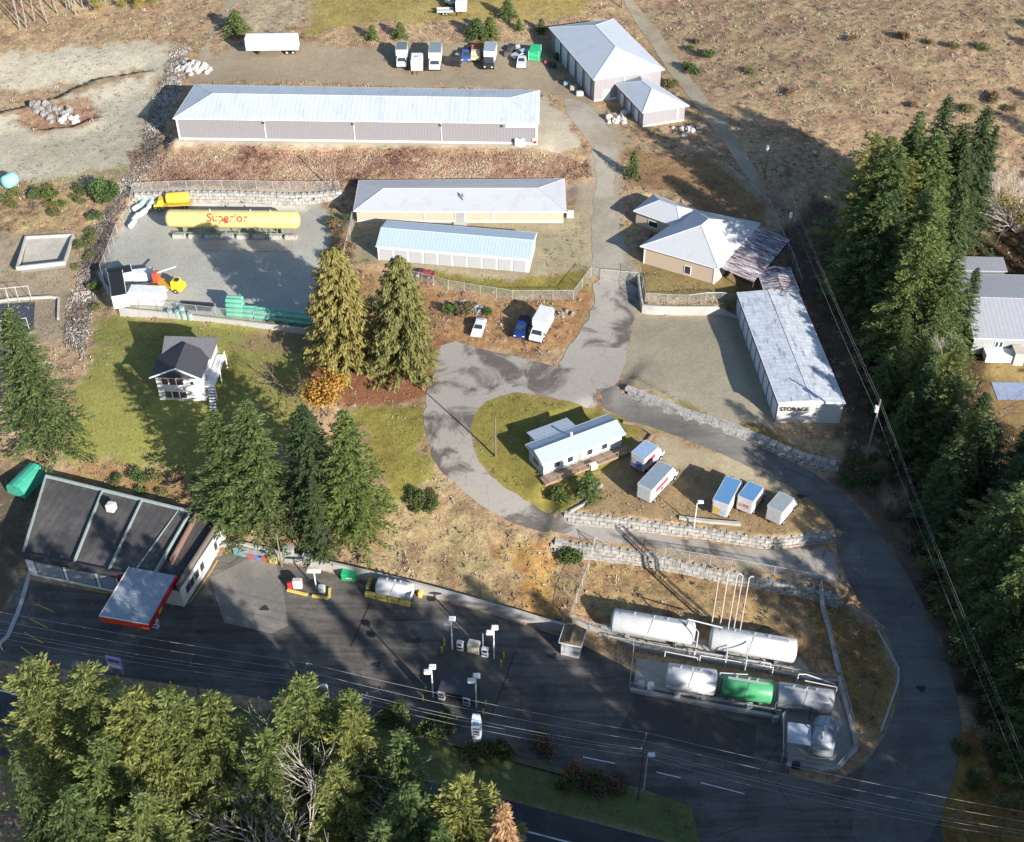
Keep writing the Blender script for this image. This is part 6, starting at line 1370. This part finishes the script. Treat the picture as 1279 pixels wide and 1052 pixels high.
# forest on the right
BASES = [GP([(1040,335),(1110,290),(1200,292),(1202,400),(1200,490),(1212,560),(1212,655),(1300,650),(1330,900),(1330,1150),(1300,1050),(1262,910),(1205,790),(1152,690),(1118,580),(1085,480)])]
def scatter(P, step, jitter=.4, seed=5):
    r = random.Random(seed); lo, hi = P.min(0), P.max(0); out = []; j = 0
    y = lo[1]
    while y < hi[1]:
        x = lo[0]+(step/2 if j % 2 else 0)
        while x < hi[0]:
            q = np.array([x+r.gauss(0, step*jitter*.5), y+r.gauss(0, step*jitter*.5)])
            if poly_dist(P, q[:1], q[1:])[0] < 0: out.append(q)
            x += step
        y += step*.86; j += 1
    return out
gq = FT['grey'][0]; gb = gq.mean(0)
for q in scatter(BASES[0], 5.0, .5):
    if poly_dist(gq, q[:1], q[1:])[0] < 5: continue
    a_, b_ = proj(q[0], q[1], hz(*q))
    if a_ > 1183 and 330 < b_ < 560: continue
    kd = tr_.choice(('fir2','fir2','fir3','fir3','fir1','oliv2','dfir')); H = tr_.uniform(18, 27)
    z = hz(*q); px_, py_ = proj(q[0], q[1], z)
    if px_ < 1190 and 470 < py_ < 720: H = tr_.uniform(13, 18)
    px_, py_ = proj(q[0], q[1], z+H)
    if px_ > 1200 and proj(q[0], q[1], z)[1] > 500 and py_ < 500: H *= max(.35, 1-(500-py_)/150); 
    if tr_.random() < .8:
        sh_ = np.arange(0, (H*.85)/math.tan(SUN_EL), 2.); sx_, sy_ = q[0]-SUN_DIR.x*sh_, q[1]-SUN_DIR.y*sh_
        hit = (poly_dist(FT['storage'][0], sx_, sy_) < 1) & (z+H*.9-sh_*math.tan(SUN_EL) > 13.5)
        if hit.any(): H = max(8, min(H, 13.5-z+sh_[np.argmax(hit)]*math.tan(SUN_EL)+1))
    px_, py_ = proj(q[0], q[1], z); col_ = 'dark' if kd in ('fir2','dfir') else 'mid green' if kd != 'oliv2' else 'olive'
    zone = 'upper' if py_ < 520 else 'middle' if py_ < 780 else 'lower'
    tree(kd, (q[0], q[1], z), H, '%s conifer crowded into the %s part of the right-hand forest' % (col_, zone), group='%s conifers of the %s right-hand forest' % (col_, zone), wide=tr_.uniform(1.1,1.5) if py_ < 760 else tr_.uniform(.9,1.2))
for (x, yb, yt, k, lb) in ((1143,300,122,'fir2','tallest dark fir at the upper tip of the right-hand forest'),(1115,300,140,'fir1','green fir left of the tallest at the upper tip'),(1062,330,165,'oliv2','olive fir at the upper left corner of the right-hand forest'),(1206,305,158,'dfir','pointed dark fir right of the tallest at the upper tip'),(1240,310,228,'yel','yellow green leafy tree at the upper right'),(1180,290,215,'yel','yellow green tree between the two tall dark firs'),(1198,420,335,'fir2','dark fir in front of the grey roof corner')):
    tb(k, x, yb, yt, lb)
for (x, yb, yt, k, lb) in ((1245,282,178,'clump','pale many-stemmed bare tree at the upper right edge'),(1270,290,195,'clump','second pale bare clump at the right edge'),(1140,290,190,'bare1','silvery bare tree before the tallest fir'),(1062,330,235,'bare2','silvery bare tree at the left side of the upper forest'),(1178,500,405,'bare1','silvery bare tree in the middle of the forest'),(1205,560,470,'red1','reddish bare tree near the flat blue roof sheet'),(1250,700,600,'red1','reddish bare tree deep in the forest'),(1110,455,330,'bare2','grey bare tree at the left edge of the middle forest'),(1240,820,720,'bare1','grey bare tree low in the forest')):
    tb(k, x, yb, yt, lb, wide=1.2)
# wood just south and east of the frame, whose shade lies over the forecourt
for i, (P_, st, sd) in enumerate((([(-25,-93),(60,-93),(160,-92),(175,-60),(190,-125),(-10,-125)], 7.5, 3), ([(118,-40),(150,-45),(160,60),(135,60)], 7.5, 4))):
    for q in scatter(np.array(P_, float), st, .7, sd):
        H = tr_.uniform(29, 38); z = hz(*q); px_, py_ = proj(q[0], q[1], z+H)
        if py_ < 1056 and px_ < 1285: continue
        tree(tr_.choice(('fir1','oliv1','fir3','dfir')), (q[0], q[1], z), H, 'tall conifer of the wood beyond the edge of the photo', group='conifers beyond the frame')
# grey trunks top left
ALD = M('alder_bark', (.26,.24,.21), .9, var=.35, scale=3.)
for k in range(34):
    x = tr_.uniform(-30, 170); y = 46-.28*max(x, 0)+tr_.uniform(-14, 2)
    p = G(x, y); H = tr_.uniform(13, 17); t = thing('alder_tree', 'slim grey-trunked alder at the top left edge', 'tree', p, 0, 'slim alders at the top left')
    MB().cyl((0,0,-.3), (tr_.gauss(0,.8),tr_.gauss(0,.5),H), .15, 6, .05).build('trunk', ALD, t)
    me_, mt_ = BPROTO['yel']; o = bpy.data.objects.new('crown', me_); COL.objects.link(o); o.parent = t; o.scale = (.7,.7,.7); o.location = (0,0,H*.55)
for k in range(16):
    p = G(tr_.uniform(0, 210), tr_.uniform(-8, 14)); tree('yel', p, tr_.uniform(3.5, 6), 'yellow green bushy tree behind the slim alders', group='yellow green trees behind the alders')
# shrubs
def shrubs(n, cx, cy, sx, sy, kinds, label, group, s0=.6, s1=1.2):
    for k in range(n):
        p = G(cx+tr_.uniform(-sx, sx), cy+tr_.uniform(-sy, sy)); kd = tr_.choice(kinds); H = {'green':1.6,'brown':1.2,'olive':1.4}[kd]*tr_.uniform(s0, s1); tree(kd, p, H, label, group=group, cat='shrub')
shrubs(16, 65, 258, 65, 22, ('green','olive','olive'), 'scrubby green bush in the rough ground at the left edge', 'bushes at the left edge')
shrubs(5, 130, 245, 8, 8, ('green',), 'dark bush by the rocky ditch', 'bushes by the rocky ditch', 1.2, 2.0)
shrubs(10, 110, 330, 14, 60, ('green','olive'), 'green bush growing in the rocky ditch', 'bushes in the ditch')
shrubs(13, 1050, 90, 230, 75, ('brown','brown','brown','olive'), 'low bush scattered on the cleared hillside', 'bushes on the cleared hillside', .7, 1.3)
shrubs(6, 590, 390, 30, 5, ('green','brown'), 'little bush among the grey boulders', 'bushes among the grey boulders')
shrubs(14, 210, 608, 75, 12, ('brown','green','olive'), 'bush on the rough strip behind the gas station', 'bushes behind the gas station')
shrubs(9, 520, 905, 40, 14, ('green','olive','brown'), 'shaded shrub at the left end of the planting bed', 'shrubs at the left of the bed', .9, 1.5)
shrubs(7, 640, 940, 50, 8, ('green','brown','olive'), 'shaded shrub at the middle of the planting bed', 'shrubs at the middle of the bed', .9, 1.4)
shrubs(8, 760, 975, 55, 10, ('brown','green'), 'shaded shrub at the right end of the planting bed', 'shrubs at the right of the bed', .9, 1.5)
shrubs(5, 715, 705, 6, 12, ('green',), 'green bush at the foot of the left end of the tall block wall', 'bushes at the block wall foot', .8, 1.2)
shrubs(5, 700, 622, 8, 6, ('olive','green'), 'yellowish shrub on the island corner above the block wall', 'shrubs on the island corner')
shrubs(9, 530, 630, 25, 14, ('olive','green'), 'green clump on the straw-coloured slope', 'clumps on the slope', .5, 1.0)
shrubs(10, 425, 300, 12, 30, ('brown','green'), 'scrub at the right end of the gravel tank yard', 'scrub beside the tank yard')
shrubs(12, 455, 375, 30, 18, ('brown','olive'), 'brown brush between the golden cedars', 'brush between the cedars', .8, 1.6)
shrubs(10, 1080, 600, 25, 25, ('brown','green'), 'dim scrub below the tall pole', 'scrub below the tall pole')
shrubs(8, 1225, 960, 30, 30, ('brown','olive'), 'sunlit brown bush at the lower right corner', 'bushes at the lower right')
shrubs(6, 870, 60, 40, 40, ('green','brown'), 'dark bush along the pale hill track', 'bushes along the hill track')
shrubs(4, 790, 60, 10, 20, ('green','brown'), 'dark bush between the workshop and the hill track', 'bushes behind the workshop', 1., 1.8)
# loose cover nobody could count
def tufts(name, sel, n, seed, size, cols, hgt=.5):
    rs = np.random.RandomState(seed); idx_ = np.where(sel)[0]; pr = idx_[rs.randint(0, len(idx_), n)]
    x = Xf[pr]+rs.uniform(-.3, .3, n); y = Yf[pr]+rs.uniform(-.3, .3, n); z = Zd[pr]
    k = 6; Cc = np.repeat(np.stack([x, y, z], 1), k, 0)+rs.normal(0, .26, (n*k, 3))*[1,1,.25]; s = np.repeat(size*(.5+rs.rand(n)**3*1.8), k)
    a = rs.normal(0, 1, (n*k, 3)); a[:, 2] = np.abs(a[:, 2])*.8+.3; a /= np.linalg.norm(a, axis=1)[:, None]; b_ = np.cross(a, rs.normal(0, 1, (n*k, 3))); b_ /= np.linalg.norm(b_, axis=1)[:, None]
    Cc[:, 2] += s*hgt; big = vnoise(x, y, 7., 2); tone = np.repeat(np.clip((big-.5)*1.6+.5+rs.normal(0, .22, n), 0, 1), k)
    m, nt, b = newmat(name); at = N(nt, 'VertexColor', layer_name='tone'); sx = N(nt, 'SeparateColor'); nt.links.new(at.outputs['Color'], sx.inputs[0]); nt.links.new(ramp(nt, sx.outputs[0], cols), b.inputs['Base Color']); b.inputs['Roughness'].default_value = .9
    me = quads_mesh(name, Cc, a*s[:, None], b_*(s*.3)[:, None], tone, m); o = bpy.data.objects.new(name, me); COL.objects.link(o); return tag(o, kind='stuff')
vis = (np.abs(Xf) < 137) & (Yf > -83) & (Yf < 170)
RED_ = GP([r_[0] for r_ in REG if r_[0][0] == (160,190)][0]); inred = np.zeros_like(vis); mm = np.where(vis)[0]; inred[mm] = poly_dist(RED_, Xf[mm], Yf[mm]) < 0
tufts('dry_brush', vis & (rr > .55) & ~inred, 70000, 1, .16, [(0, (.08,.06,.07)), (.3, (.18,.135,.13)), (.5, (.30,.245,.175)), (.75, (.44,.39,.29)), (1, (.14,.15,.07))])
tufts('red_bracken', vis & inred, 17000, 2, .115, [(0, (.10,.05,.045)), (.35, (.25,.14,.10)), (.65, (.38,.26,.19)), (1, (.50,.42,.30))])
tufts('rough_grass', vis & (rr > .18) & (rr <= .55), 20000, 3, .10, [(0, (.09,.09,.035)), (.4, (.17,.16,.06)), (.7, (.26,.22,.11)), (1, (.34,.30,.19))])
DITCH = GP([r_[0] for r_ in REG if r_[0][0] == (215,70)][0]); ind = np.zeros_like(vis); ind[mm] = poly_dist(DITCH, Xf[mm], Yf[mm]) < .5
tufts('riprap_rubble', vis & ind, 5200, 4, .2, [(0, (.08,.07,.065)), (.4, (.18,.155,.135)), (.8, (.32,.29,.26)), (1, (.50,.47,.44))], .2)
